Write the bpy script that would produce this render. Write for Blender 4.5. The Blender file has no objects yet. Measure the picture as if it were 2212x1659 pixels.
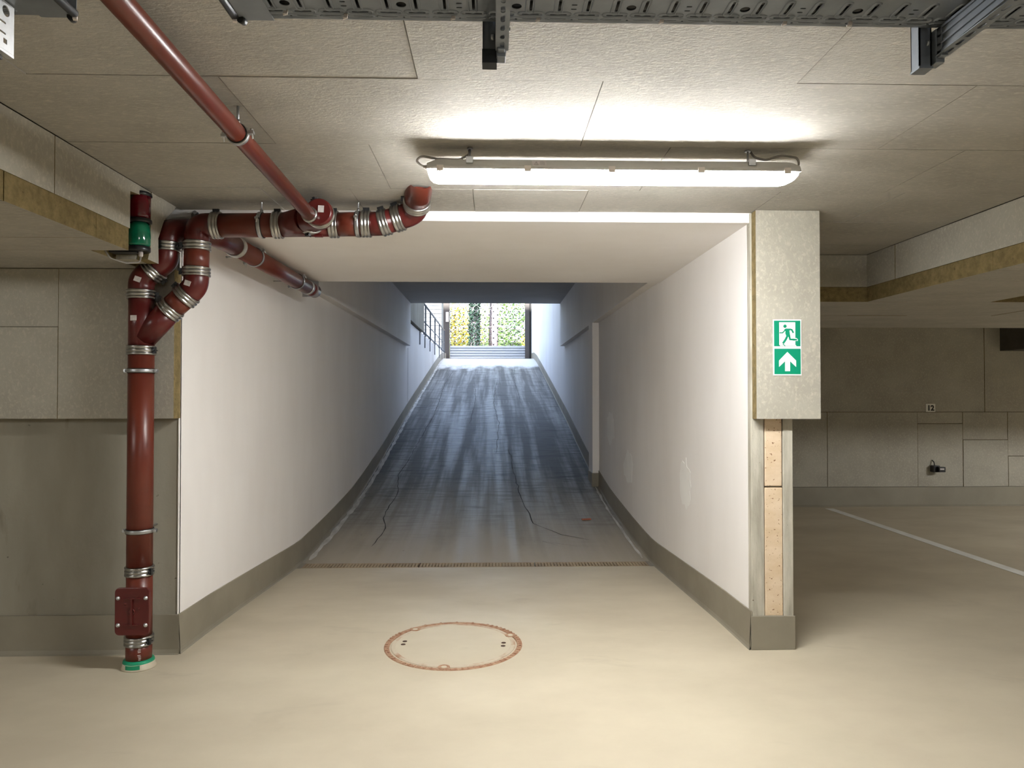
import bpy, bmesh, math, random
from mathutils import Vector, Matrix
random.seed(7)
S = bpy.context.scene
COL = S.collection
PI = math.pi

# ------------------------------------------------------------------ camera, world, exposure
cam = bpy.data.cameras.new('camera')
cam.sensor_width = 36.0
cam.lens = 1540.0 / 2212.0 * 36.0
cam.clip_start, cam.clip_end = 0.05, 400
camo = bpy.data.objects.new('camera', cam)
COL.objects.link(camo)
camo.location = (0, 0, 1.36)
camo.rotation_euler = (math.radians(90 + 0.874), 0, math.radians(-1.562))
S.camera = camo

world = bpy.data.worlds.new('sky')
S.world = world
world.use_nodes = True
wn = world.node_tree
wn.nodes.clear()
sky = wn.nodes.new('ShaderNodeTexSky')
sky.sky_type = 'NISHITA'
sky.sun_disc = False
sky.sun_elevation = math.radians(45)
sky.sun_rotation = math.radians(165)
sky.air_density, sky.dust_density, sky.ozone_density = 1.0, 2.5, 1.0
bg = wn.nodes.new('ShaderNodeBackground')
bg.inputs['Strength'].default_value = 0.60
wo = wn.nodes.new('ShaderNodeOutputWorld')
hs = wn.nodes.new('ShaderNodeHueSaturation')
hs.inputs['Saturation'].default_value = 0.85
wn.links.new(sky.outputs[0], hs.inputs['Color'])
wn.links.new(hs.outputs[0], bg.inputs[0])
wn.links.new(bg.outputs[0], wo.inputs[0])

sun = bpy.data.lights.new('sun', 'SUN')
sun.energy = 18.0
sun.angle = math.radians(0.6)
sun.color = (1.0, 0.96, 0.9)
suno = bpy.data.objects.new('sun', sun)
COL.objects.link(suno)
suno.rotation_euler = (math.radians(45), 0, math.radians(-15))
suno.location = (-4, -10, 30)

LAMP = 92.0            # radiance of the main tube luminaire
LAMP_FAR = 52.0
LAMP_RIGHT = 190.0        # the other luminaires of the garage, out of view
S.view_settings.view_transform = 'Standard'
S.view_settings.look = 'None'
S.view_settings.gamma = 1.0
S.view_settings.use_curve_mapping = False
S.view_settings.exposure = 1.0
S.cycles.max_bounces = 10
S.cycles.diffuse_bounces = 6
S.cycles.sample_clamp_indirect = 6.0
S.cycles.use_denoising = True
S.cycles.caustics_reflective = False
S.cycles.caustics_refractive = False

# ------------------------------------------------------------------ materials
def srgb(r, g, b):
    f = lambda c: (c / 255 / 12.92) if c / 255 <= 0.04045 else ((c / 255 + 0.055) / 1.055) ** 2.4
    return (f(r), f(g), f(b), 1)

def lin(r, g, b): return (r, g, b, 1)

def mat(name, c1, c2=None, rough=0.7, metal=0.0, scale=(3, 3, 3), detail=5, lo=0.35, hi=0.65,
        bump=0.0, bscale=(60, 60, 60), speck=None, spscale=40, spcut=0.72, emit=None, estr=0.0, blend_y=None, top_daylight=None,
        spec=0.5, rough2=None, local=False, fine=None, coat=0.0, dist=0.004):
    m = bpy.data.materials.new(name)
    m.use_nodes = True
    nt = m.node_tree
    N, L = nt.nodes, nt.links
    p = N['Principled BSDF']
    p.inputs['Base Color'].default_value = c1
    p.inputs['Roughness'].default_value = rough
    p.inputs['Metallic'].default_value = metal
    p.inputs['Specular IOR Level'].default_value = spec
    if coat:
        p.inputs['Coat Weight'].default_value = coat
        p.inputs['Coat Roughness'].default_value = 0.15
    if emit:
        p.inputs['Emission Color'].default_value = emit
        p.inputs['Emission Strength'].default_value = estr
    if local:
        src = N.new('ShaderNodeTexCoord').outputs['Object']
    else:
        src = N.new('ShaderNodeNewGeometry').outputs['Position']
    def noise(sc, det, dis=0.0):
        mp = N.new('ShaderNodeMapping')
        mp.inputs['Scale'].default_value = sc
        L.new(src, mp.inputs['Vector'])
        t = N.new('ShaderNodeTexNoise')
        t.inputs['Scale'].default_value = 1.0
        t.inputs['Detail'].default_value = det
        t.inputs['Roughness'].default_value = 0.6
        t.inputs['Distortion'].default_value = dis
        L.new(mp.outputs[0], t.inputs['Vector'])
        return t.outputs['Fac']
    def ramp(fac, a, b):
        r = N.new('ShaderNodeMapRange')
        r.inputs['From Min'].default_value = a
        r.inputs['From Max'].default_value = b
        L.new(fac, r.inputs['Value'])
        return r.outputs[0]
    def mix(fac, a, b):
        x = N.new('ShaderNodeMix')
        x.data_type = 'RGBA'
        L.new(fac, x.inputs['Factor'])
        if isinstance(a, tuple): x.inputs[6].default_value = a
        else: L.new(a, x.inputs[6])
        if isinstance(b, tuple): x.inputs[7].default_value = b
        else: L.new(b, x.inputs[7])
        return x.outputs[2]
    col = None
    if c2:
        f = ramp(noise(scale, detail), lo, hi)
        col = mix(f, c1, c2)
        if rough2 is not None:
            r = N.new('ShaderNodeMapRange')
            r.inputs['To Min'].default_value = rough
            r.inputs['To Max'].default_value = rough2
            L.new(f, r.inputs['Value'])
            L.new(r.outputs[0], p.inputs['Roughness'])
    if fine:     # (colour, scale tuple, cut lo, cut hi)
        f = ramp(noise(fine[1], 4, 0.6), fine[2], fine[3])
        col = mix(f, col if col is not None else c1, fine[0])
    if blend_y:    # (colour, y0, y1): wear near the ramp foot
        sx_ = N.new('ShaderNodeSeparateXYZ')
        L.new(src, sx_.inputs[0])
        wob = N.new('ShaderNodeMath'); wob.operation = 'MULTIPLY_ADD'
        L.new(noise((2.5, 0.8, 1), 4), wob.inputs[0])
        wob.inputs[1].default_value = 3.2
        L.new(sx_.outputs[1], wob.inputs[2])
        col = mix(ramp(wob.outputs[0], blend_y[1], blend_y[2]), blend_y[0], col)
        if top_daylight: col = mix(ramp(wob.outputs[0], top_daylight[1], top_daylight[2]), col, top_daylight[0])  # paler towards the gate: daylight on the ramp top put into the colour
    if speck:
        f = ramp(noise((spscale,) * 3, 2), spcut, spcut + 0.05)
        col = mix(f, col if col is not None else c1, speck)
    if col is not None:
        L.new(col, p.inputs['Base Color'])
    if bump:
        b = N.new('ShaderNodeBump')
        b.inputs['Strength'].default_value = bump
        b.inputs['Distance'].default_value = dist
        L.new(noise(bscale, 6, 0.4), b.inputs['Height'])
        L.new(b.outputs[0], p.inputs['Normal'])
    return m

M = {}
M['felt'] = mat('felt_board', srgb(172, 168, 160), srgb(157, 153, 145), 0.85, scale=(2.2, 3.5, 2.5), detail=7,
                bump=0.6, bscale=(60, 130, 90), fine=(srgb(186, 181, 169), (30, 85, 50), 0.5, 0.75), dist=0.005)
M['felt_v'] = mat('felt_board_upright', srgb(172, 168, 155), srgb(158, 153, 141), 0.85, scale=(2.5, 2.5, 2.5), detail=7,
                  bump=0.4, bscale=(90, 90, 70), fine=(srgb(187, 180, 165), (65, 65, 48), 0.5, 0.75), dist=0.005)
M['wool'] = mat('rock_wool', srgb(138, 121, 80), srgb(112, 97, 62), 0.95, scale=(30, 30, 30), detail=5,
                bump=0.8, bscale=(120, 120, 120), speck=srgb(86, 74, 48), spscale=60, spcut=0.68, dist=0.006)
M['slab'] = mat('dark_slab', srgb(92, 88, 80), srgb(74, 70, 64), 0.9)
M['concrete'] = mat('concrete', srgb(156, 151, 137), srgb(130, 124, 110), 0.82, scale=(2.6, 2.6, 0.8), detail=8, lo=0.3, hi=0.7,
                    bump=0.25, bscale=(40, 40, 40), fine=(srgb(112, 103, 88), (7, 7, 1.6), 0.62, 0.8),
                    speck=srgb(90, 84, 74), spscale=24, spcut=0.74)
M['white'] = mat('white_paint', srgb(242, 239, 237), srgb(235, 231, 228), 0.75, scale=(1.2, 1.2, 0.5), detail=4,
                 bump=0.12, bscale=(90, 90, 90))
M['patch'] = mat('fresh_filler', srgb(249, 248, 246), srgb(244, 243, 241), 0.8, scale=(6, 6, 6))
M['whitedark'] = mat('grey_paint', srgb(196, 194, 192), srgb(184, 182, 180), 0.8, scale=(1, 1, 1))
M['floor'] = mat('floor_coating', srgb(197, 186, 164), srgb(183, 172, 151), 0.46, scale=(0.9, 1.3, 1), detail=6, rough2=0.62,
                 bump=0.1, bscale=(8, 8, 8), fine=(srgb(170, 159, 140), (1.6, 3.2, 1), 0.62, 0.85),
                 speck=srgb(120, 108, 92), spscale=17, spcut=0.79, spec=0.4)
M['ramp'] = mat('ramp_coating', srgb(94, 92, 87), srgb(150, 149, 144), 0.66, scale=(5.2, 0.11, 1), detail=10, lo=0.42, hi=0.62, rough2=0.5,
                bump=0.35, bscale=(14, 30, 12), fine=(srgb(66, 64, 60), (2.4, 15, 5), 0.48, 0.66), blend_y=(srgb(168, 159, 143), 8.2, 11.5), top_daylight=(srgb(214, 214, 210), 22.0, 22.9),
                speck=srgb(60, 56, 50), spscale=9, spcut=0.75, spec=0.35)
M['grate'] = mat('dirty_grating', srgb(168, 150, 122), srgb(140, 122, 98), 0.7, scale=(6, 6, 6), detail=6)
M['base'] = mat('skirting_coating', srgb(146, 139, 123), srgb(132, 125, 110), 0.55, scale=(2, 2, 2), bump=0.1, bscale=(25, 25, 25))
M['seal'] = mat('sealant', srgb(226, 224, 218), srgb(176, 172, 164), 0.6, scale=(14, 4, 4))
M['crack'] = mat('crack_filler', srgb(62, 58, 52), srgb(44, 40, 36), 0.9)
M['block'] = mat('limestone_block', srgb(220, 199, 172), srgb(208, 184, 152), 0.9, scale=(8, 8, 14), detail=5,
                 bump=0.6, bscale=(60, 60, 90), speck=srgb(140, 104, 76), spscale=70, spcut=0.66)
M['pier'] = mat('rough_concrete', srgb(192, 187, 173), srgb(156, 151, 137), 0.85, scale=(20, 20, 3), detail=7,
                bump=0.5, bscale=(55, 55, 30), speck=srgb(92, 76, 54), spscale=45, spcut=0.73)
M['red'] = mat('red_pipe_paint', lin(0.140, 0.026, 0.013), lin(0.115, 0.020, 0.011), 0.34, scale=(5, 5, 5), bump=0.04, bscale=(70, 70, 70), spec=0.5)
M['reddark'] = mat('red_fitting_paint', lin(0.105, 0.013, 0.011), lin(0.088, 0.010, 0.009), 0.3, scale=(5, 5, 5), spec=0.5)
M['steel'] = mat('steel_band', lin(0.50, 0.49, 0.47), lin(0.38, 0.375, 0.36), 0.28, 1.0, scale=(20, 20, 20))
M['zinc'] = mat('zinc_steel', lin(0.55, 0.56, 0.57), lin(0.42, 0.43, 0.45), 0.4, 1.0, scale=(30, 30, 30))
M['galv'] = mat('bright_galvanised', lin(0.66, 0.67, 0.68), lin(0.56, 0.57, 0.58), 0.42, 0.85, scale=(25, 25, 25))
M['tray'] = mat('tray_steel', lin(0.27, 0.295, 0.335), lin(0.22, 0.245, 0.28), 0.40, 0.55, scale=(12, 12, 12))
M['rubber'] = mat('black_rubber', lin(0.012, 0.012, 0.013), None, 0.5)
M['plastic'] = mat('black_plastic', lin(0.015, 0.016, 0.018), None, 0.35)
M['green_ring'] = mat('green_seal', srgb(20, 150, 108), srgb(30, 130, 96), 0.4, scale=(10, 10, 10))
M['sticker'] = mat('white_sticker', srgb(216, 208, 204), srgb(196, 188, 184), 0.6, scale=(80, 80, 80))
M['glass_red'] = mat('red_lens', lin(0.16, 0.003, 0.012), lin(0.11, 0.002, 0.008), 0.12, scale=(14, 14, 14), spec=0.6, coat=0.5)
M['glass_green'] = mat('green_lens', lin(0.004, 0.20, 0.10), lin(0.003, 0.12, 0.06), 0.12, scale=(14, 14, 14), spec=0.6, coat=0.5)
M['cable'] = mat('grey_cable', srgb(140, 134, 126), None, 0.5)
M['housing'] = mat('lamp_housing', srgb(190, 187, 180), srgb(184, 181, 174), 0.45, scale=(6, 6, 6))
M['clip'] = mat('lamp_clip', srgb(222, 212, 202), None, 0.4)
M['diffuser'] = mat('lit_diffuser', (1, 1, 1, 1), None, 0.4, emit=(0.985, 0.988, 0.97, 1), estr=LAMP)
M['diffuser2'] = mat('lit_diffuser_dim', (1, 1, 1, 1), None, 0.4, emit=(0.985, 0.988, 0.97, 1), estr=LAMP_FAR)
M['diffuser3'] = mat('lit_diffuser_bays', (1, 1, 1, 1), None, 0.4, emit=(0.985, 0.988, 0.97, 1), estr=LAMP_RIGHT)
M['sgreen'] = mat('sign_green', srgb(0, 134, 100), None, 0.4)
M['swhite'] = mat('sign_white', srgb(250, 250, 244), None, 0.4)
M['sink'] = mat('sign_ink', lin(0.02, 0.02, 0.022), None, 0.5)
M['numplate'] = mat('number_plate', srgb(226, 224, 216), None, 0.6)
M['rustrim'] = mat('worn_coated_iron', srgb(188, 176, 156), srgb(160, 124, 98), 0.8, scale=(7, 7, 7), detail=7, lo=0.45, hi=0.62, bump=0.3, bscale=(90, 90, 90))
M['rust'] = mat('rusty_iron', srgb(146, 106, 82), srgb(170, 138, 112), 0.85, scale=(28, 28, 28), detail=6, lo=0.4, hi=0.6, bump=0.5,
                bscale=(90, 90, 90), fine=(srgb(96, 62, 44), (30, 30, 30), 0.6, 0.72))
M['hole'] = mat('hole_dark', srgb(66, 46, 34), None, 0.9)
M['line'] = mat('road_paint', srgb(238, 237, 232), srgb(226, 224, 218), 0.6, scale=(6, 6, 6))
M['gatepost'] = mat('gate_frame', srgb(74, 70, 68), None, 0.5)
M['gatepanel'] = mat('gate_panel', srgb(176, 182, 190), None, 0.45, 0.1)
M['gatemesh'] = mat('gate_wire', srgb(150, 154, 156), None, 0.5, 0.3)
M['gatenode'] = mat('gate_node', srgb(60, 62, 60), None, 0.6)
M['rail'] = mat('rail_steel', srgb(112, 116, 122), srgb(96, 100, 106), 0.5, 0.4, scale=(10, 10, 10))
M['outground'] = mat('leaf_litter', srgb(150, 140, 122), srgb(120, 112, 90), 0.95, scale=(3, 3, 3), fine=(srgb(190, 140, 90), (9, 9, 9), 0.6, 0.7))
M['bark'] = mat('bark', srgb(138, 132, 140), srgb(100, 96, 104), 0.95, scale=(12, 12, 2), bump=0.6, bscale=(30, 30, 6))
M['leafy'] = mat('yellow_leaves', srgb(214, 186, 70), srgb(160, 170, 70), 0.7, scale=(2, 2, 2))
M['leafg'] = mat('green_leaves', srgb(128, 158, 84), srgb(98, 136, 84), 0.7, scale=(2, 2, 2))
M['ivy'] = mat('ivy_leaves', srgb(34, 66, 50), srgb(22, 46, 38), 0.6, scale=(6, 6, 6))
M['leafr'] = mat('red_leaves', srgb(190, 84, 74), srgb(168, 110, 80), 0.7, scale=(3, 3, 3))
M['siding'] = mat('house_siding', srgb(118, 124, 130), srgb(92, 98, 106), 0.8, scale=(4, 4, 4))
M['roof'] = mat('roof_tile', srgb(120, 116, 122), srgb(104, 100, 106), 0.8, scale=(4, 4, 4))

# ------------------------------------------------------------------ mesh builder
class MB:
    def __init__(self):
        self.v, self.f, self.mi, self.sm = [], [], [], []
    def add(self, vs, fs, mi=0, smooth=False):
        o = len(self.v)
        self.v += [tuple(p) for p in vs]
        for i, f in enumerate(fs):
            self.f.append([o + k for k in f])
            self.mi.append(mi[i] if isinstance(mi, (list, tuple)) else mi)
            self.sm.append(smooth)
        return self
    def box(self, x0, x1, y0, y1, z0, z1, mi=0, faces=None):
        # face order: -z +z -y +y -x +x
        vs = [(x0, y0, z0), (x1, y0, z0), (x1, y1, z0), (x0, y1, z0), (x0, y0, z1), (x1, y0, z1), (x1, y1, z1), (x0, y1, z1)]
        fs = [(0, 3, 2, 1), (4, 5, 6, 7), (0, 1, 5, 4), (2, 3, 7, 6), (0, 4, 7, 3), (1, 2, 6, 5)]
        return self.add(vs, fs, faces if faces else mi)
    def obox(self, c, ux, uy, uz, hx, hy, hz, mi=0):
        c, ux, uy, uz = Vector(c), Vector(ux).normalized(), Vector(uy).normalized(), Vector(uz).normalized()
        vs = []
        for sz in (-1, 1):
            for sx, sy in ((-1, -1), (1, -1), (1, 1), (-1, 1)):
                vs.append(c + ux * hx * sx + uy * hy * sy + uz * hz * sz)
        return self.add(vs, [(0, 3, 2, 1), (4, 5, 6, 7), (0, 1, 5, 4), (2, 3, 7, 6), (0, 4, 7, 3), (1, 2, 6, 5)], mi)
    def prism(self, poly, axis, a0, a1, mi=0, faces=None):
        # poly in the two other axes (cyclic order y,z | x,z | x,y)
        def P(p, a):
            return (a, p[0], p[1]) if axis == 'x' else (p[0], a, p[1]) if axis == 'y' else (p[0], p[1], a)
        n = len(poly)
        vs = [P(p, a0) for p in poly] + [P(p, a1) for p in poly]
        fs = [list(range(n))[::-1], list(range(n, 2 * n))] + [(i, (i + 1) % n, n + (i + 1) % n, n + i) for i in range(n)]
        if faces: mi = [faces[0], faces[1]] + [faces[2]] * n
        return self.add(vs, fs, mi)
    def lathe(self, c, ax, prof, seg=28, mi=0, smooth=True, cap0=True, cap1=True, up=None):
        c, ax = Vector(c), Vector(ax).normalized()
        u = Vector(up) if up else (Vector((0, 0, 1)) if abs(ax.z) < 0.9 else Vector((1, 0, 0)))
        u = (u - ax * u.dot(ax)).normalized()
        w = ax.cross(u)
        vs, fs = [], []
        for t, r in prof:
            for k in range(seg):
                a = 2 * PI * k / seg
                vs.append(c + ax * t + (u * math.cos(a) + w * math.sin(a)) * r)
        for i in range(len(prof) - 1):
            for k in range(seg):
                k2 = (k + 1) % seg
                fs.append((i * seg + k, i * seg + k2, (i + 1) * seg + k2, (i + 1) * seg + k))
        self.add(vs, fs, mi, smooth)
        n = len(prof) - 1
        o = len(self.v) - len(vs)
        if cap0: self.f.append([o + k for k in range(seg)][::-1]); self.mi.append(mi); self.sm.append(False)
        if cap1: self.f.append([o + n * seg + k for k in range(seg)]); self.mi.append(mi); self.sm.append(False)
        return self
    def tube(self, pts, r, seg=24, mi=0, caps=True, smooth=True):
        pts = [Vector(p) for p in pts]
        n = len(pts)
        T = []
        for i in range(n):
            d = pts[min(i + 1, n - 1)] - pts[max(i - 1, 0)]
            T.append(d.normalized())
        u = Vector((0, 0, 1)) if abs(T[0].z) < 0.9 else Vector((0, 1, 0))
        vs, fs = [], []
        for i in range(n):
            u = (u - T[i] * u.dot(T[i])).normalized()
            w = T[i].cross(u)
            rr = r[i] if isinstance(r, (list, tuple)) else r
            for k in range(seg):
                a = 2 * PI * k / seg
                vs.append(pts[i] + (u * math.cos(a) + w * math.sin(a)) * rr)
        for i in range(n - 1):
            for k in range(seg):
                k2 = (k + 1) % seg
                fs.append((i * seg + k, i * seg + k2, (i + 1) * seg + k2, (i + 1) * seg + k))
        o = len(self.v)
        self.add(vs, fs, mi, smooth)
        if caps:
            self.f.append([o + k for k in range(seg)][::-1]); self.mi.append(mi); self.sm.append(False)
            self.f.append([o + (n - 1) * seg + k for k in range(seg)]); self.mi.append(mi); self.sm.append(False)
        return self
    def mesh(self, name):
        me = bpy.data.meshes.new(name)
        me.from_pydata(self.v, [], self.f)
        me.polygons.foreach_set('material_index', self.mi)
        me.polygons.foreach_set('use_smooth', self.sm)
        me.update()
        bm = bmesh.new(); bm.from_mesh(me)
        bmesh.ops.recalc_face_normals(bm, faces=bm.faces)
        bm.to_mesh(me); bm.free()
        return me
    def build(self, name, mats, parent=None, label=None, cat=None, group=None, kind=None, bevel=0.0):
        me = self.mesh(name)
        for m in (mats if isinstance(mats, (list, tuple)) else [mats]):
            me.materials.append(M[m] if isinstance(m, str) else m)
        return link(name, me, parent, label, cat, group, kind, bevel)

def link(name, me, parent=None, label=None, cat=None, group=None, kind=None, bevel=0.0):
    o = bpy.data.objects.new(name, me)
    COL.objects.link(o)
    if parent is not None:
        o.parent = parent
        o.matrix_parent_inverse = Matrix.Translation(parent.location).inverted() if parent.type == 'EMPTY' else Matrix()
    tag(o, label, cat, group, kind)
    if bevel:
        b = o.modifiers.new('bevel', 'BEVEL')
        b.width, b.segments, b.limit_method = bevel, 2, 'ANGLE'
    return o

def tag(o, label=None, cat=None, group=None, kind=None):
    if label: o['label'] = label
    if cat: o['category'] = cat
    if group: o['group'] = group
    if kind: o['kind'] = kind
    return o

def thing(name, loc, label, cat, group=None, kind=None):
    o = bpy.data.objects.new(name, None)
    o.empty_display_size = 0.1
    o.location = loc
    COL.objects.link(o)
    return tag(o, label, cat, group, kind)

def fillet(pts, r, n=7):
    pts = [Vector(p) for p in pts]
    out = [pts[0]]
    for i in range(1, len(pts) - 1):
        a, b, c = pts[i - 1], pts[i], pts[i + 1]
        d1, d2 = (a - b), (c - b)
        ang = d1.angle(d2)
        t = min(r / math.tan(ang / 2), d1.length * 0.49, d2.length * 0.49)
        p1, p2 = b + d1.normalized() * t, b + d2.normalized() * t
        for k in range(n + 1):
            s = k / n
            out.append(p1 * (1 - s) ** 2 + b * 2 * s * (1 - s) + p2 * s * s)
    out.append(pts[-1])
    return out

def interp(tab, y):
    if y <= tab[0][0]: return tab[0][1]
    for (a, za), (b, zb) in zip(tab, tab[1:]):
        if y <= b: return za + (zb - za) * (y - a) / (b - a)
    return tab[-1][1]

# ------------------------------------------------------------------ setting: floor and ramp
XL, XR = -1.655, 1.385          # ramp side walls
CZ = 2.34                        # underside of the ceiling boards
PROF = [(3.79, 0), (4.3, -0.012), (6.0, -0.09), (6.25, -0.092), (7.1, -0.048), (8.4, 0.05), (9.3, 0.178), (10.5, 0.365), (11.5, 0.55),
        (13.2, 0.87), (15.6, 1.285), (17.7, 1.64), (20, 2.03), (22.3, 2.40), (23.8, 2.575), (25.4, 2.63)]
def ramp_z(y):
    return (interp(PROF, y - 0.35) + 2 * interp(PROF, y) + interp(PROF, y + 0.35)) / 4 if y > 4.6 and not 5.6 < y < 6.6 else interp(PROF, y)

b = MB()
b.box(-6, 12, -6, 3.79, -0.2, 0)
b.box(-6, XL, 3.79, 9, -0.2, 0)
b.box(1.612, 12, 3.79, 9, -0.2, 0)
floor = b.build('floor', 'floor', label='smooth beige coated garage floor', cat='floor', kind='structure')
# sloping strip between the garage floor and the drain
def strip(y0, y1, n, z_low, x0=XL, x1=XR):
    vs, fs = [], []
    m = 9
    for i in range(n + 1):
        y = y0 + (y1 - y0) * i / n
        for k in range(m):
            vs.append((x0 + (x1 - x0) * k / (m - 1), y, ramp_z(y)))
    for i in range(n):
        for k in range(m - 1):
            fs.append((i * m + k, i * m + k + 1, (i + 1) * m + k + 1, (i + 1) * m + k))
    return vs, fs
b = MB(); b.add(*strip(3.79, 6.03, 14, -0.5), smooth=True)
b.build('floor_apron', 'floor', label='beige floor apron falling gently to the drain', cat='floor', kind='structure')
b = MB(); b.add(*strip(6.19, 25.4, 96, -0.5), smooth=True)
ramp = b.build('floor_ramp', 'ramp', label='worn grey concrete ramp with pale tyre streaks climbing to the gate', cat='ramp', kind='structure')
b = MB(); b.box(XL, XR, 6.0, 6.22, -0.4, -0.16)
b.build('floor_gutter', 'hole', label='dark gutter bed under the drain grating', cat='floor', kind='structure')

# ------------------------------------------------------------------ setting: walls
b = MB(); b.box(-6, XL - 0.001, 3.82, 4.0, 0, 2.6)
wall_left = b.build('wall_left', 'concrete', label='bare stained concrete wall left of the ramp', cat='wall', kind='structure')
b = MB()
b.prism([(3.83, -0.4), (25.3, -0.4), (25.3, 2.80), (13.75, 2.80), (13.75, 3.4), (3.83, 3.4)], 'x', XL - 0.25, XL)
b.box(XL - 0.004, XL, 3.815, 3.84, 0, 2.30)
wl = b.build('wall_ramp_left', 'white', label='white painted wall along the left side of the ramp', cat='wall', kind='structure')
# vertical joints of the left wall
for y in (13.95, 19.6, 19.95):
    b = MB(); b.box(XL, XL + 0.004, y, y + 0.03, ramp_z(y) + 0.2, 2.28 if y < 14 else 2.79)
    b.build('joint', 'whitedark', wl)
b = MB()
b.box(XR, XR + 0.227, 3.84, 25.4, -0.4, 2.30)
b.box(XR, XR + 0.227, 5.86, 13.75, 2.30, 3.4)
b.box(XR, XR + 0.227, 13.75, 25.4, 2.30, 6.5)
wr = b.build('wall_ramp_right', 'white', label='white painted wall along the right side of the ramp', cat='wall', kind='structure')
b = MB(); b.box(1.30, XR, 9.25, 9.6, 0.1, 2.30)
b.build('wall_pilaster', 'white', label='slim white pilaster on the right ramp wall', cat='pilaster', kind='structure')
b = MB(); b.box(1.30, XR, 5.86, 13.7, 2.30, 3.4)
b.build('trim_1', 'white', label='white downstand along the top of the right ramp wall', cat='beam', kind='structure')
b = MB(); b.box(XL, -1.57, 5.86, 13.68, 2.30, 3.4)
b.build('trim_2', 'white', label='white downstand along the top of the left ramp wall', cat='beam', kind='structure')
b = MB(); b.box(XL - 0.25, -1.60, 13.75, 16.7, 2.83, 7.0)
b.build('wall_upstand', 'concrete', label='grey concrete upstand above the left wall where the ramp opens to the sky', cat='wall', kind='structure')
b = MB(); b.box(XL - 0.25, XR + 0.227, 3.80, 5.86, 2.288, 3.6)
b.build('ceiling_lintel', 'white', label='white painted soffit over the foot of the ramp', cat='ceiling', kind='structure')
b = MB(); b.box(XL - 0.25, XR + 0.227, 5.86, 13.7, 3.12, 3.6)
b.build('ceiling_ramp', 'whitedark', label='higher grey ceiling over the middle of the ramp', cat='ceiling', kind='structure')
b = MB(); b.box(1.612, 12, 8.68, 8.9, 0, 2.7)
wall_far = b.build('wall_back', 'slab', label='far wall of the parking bays right of the ramp', cat='wall', kind='structure')
for nm, a, lb in (('wall_rear', (-6.2, 12.2, -6.2, -6, 0, 2.7), 'concrete wall behind the camera'),
                  ('wall_side_left', (-6.2, -6, -6, 4, 0, 2.7), 'concrete wall closing the garage on the left'),
                  ('wall_side_right', (12, 12.2, -6, 8.9, 0, 2.7), 'concrete wall closing the garage on the right')):
    b = MB(); b.box(*a); b.build(nm, 'concrete', label=lb, cat='wall', kind='structure')

b = MB(); b.box(-14, 14, -6, 13.7, 3.6, 16.5); b.box(-14, XL - 0.25, 4.0, 13.7, 2.0, 3.6); b.box(XR + 0.227, 14, 8.9, 13.7, 2.0, 3.6)  # unseen mass added over the garage, sized to block sky and sun
b.build('wall_sky_blocker', 'whitedark', label='unseen building mass added above the ramp to block sky and sun', cat='building', kind='structure')
# repaired paint patches on the right wall
for cy, cz_, ry, rz in ((8.35, 0.98, 0.30, 0.20), (7.25, 0.62, 0.26, 0.17), (5.1, 0.72, 0.16, 0.17)):
    pl = []
    for k in range(22):
        a = 2 * PI * k / 22; q = random.uniform(0.75, 1.15); pl.append((cy + ry * q * math.cos(a), cz_ + rz * q * math.sin(a)))
    b = MB(); b.prism(pl, 'x', XR - 0.0012, XR + 0.001); b.build('paint_patch', 'patch', wr)
# pier at the head of the right ramp wall: concrete with limestone blocks let into it
b = MB()
b.box(1.385, 1.455, 3.79, 3.84, 0, 2.34)
b.box(1.558, 1.612, 3.79, 3.84, 0, 2.34)
b.box(1.455, 1.558, 3.822, 3.84, 0, 2.34)
pier = b.build('wall_pier', 'pier', label='rough concrete pier at the head of the right ramp wall', cat='pier', kind='structure', bevel=0.004)
for z0, z1, dx in ((0.02, 0.862, 0), (0.870, 1.40, 0.002)):
    b = MB(); b.box(1.458 + dx, 1.556 - dx, 3.7935, 3.822, z0, z1)
    b.build('block', 'block', pier, label='peach limestone block', bevel=0.005)
b = MB(); b.box(1.457, 1.558, 3.796, 3.822, 1.404, 2.30); b.build('block', 'pier', pier)

# baseboards
b = MB()
b.prism([(3.83, 0.0), (3.796, 0.0), (3.803, 0.006), (3.808, 0.025), (3.810, 0.205), (3.83, 0.205)], 'x', -6, XL + 0.009)
b.build('baseboard_left', 'base', label='grey coated skirting along the concrete wall left of the ramp', cat='baseboard', kind='structure')
def ramp_base(x, sgn, name, label, y0, y1):
    vs, fs = [], []
    ys = []
    y = y0
    while y < y1: ys.append(y); y += 0.22
    ys.append(y1)
    prof = [(0.0, 0.206), (0.008, 0.206), (0.009, 0.025), (0.013, 0.008), (0.018, 0.001), (0.018, -0.03)]
    for y in ys:
        z = ramp_z(y)
        for d, h in prof: vs.append((x + sgn * d, y, z + h))
    n = len(prof)
    for i in range(len(ys) - 1):
        for k in range(n - 1):
            fs.append((i * n + k, i * n + k + 1, (i + 1) * n + k + 1, (i + 1) * n + k))
    fs.append(list(range(n)))
    b = MB(); b.add(vs, fs)
    return b.build(name, 'base', label=label, cat='baseboard', kind='structure')
ramp_base(XL, 1, 'baseboard_ramp_left', 'grey skirting rising along the left ramp wall', 3.812, 25.3)
ramp_base(XR, -1, 'baseboard_ramp_right', 'grey skirting rising along the right ramp wall', 3.785, 25.3)
b = MB(); b.box(1.379, 1.618, 3.783, 3.85, 0, 0.180)
b.box(1.612, 1.618, 3.85, 8.6, 0, 0.18)
b.build('baseboard_pier', 'base', label='grey skirting wrapped round the foot of the concrete pier', cat='baseboard', kind='structure', bevel=0.003)
b = MB(); b.box(1.29, XR, 9.235, 9.61, 0.12, 0.345)
b.build('baseboard_pilaster', 'base', label='grey skirting at the foot of the slim pilaster', cat='baseboard', kind='structure')
b = MB()
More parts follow.
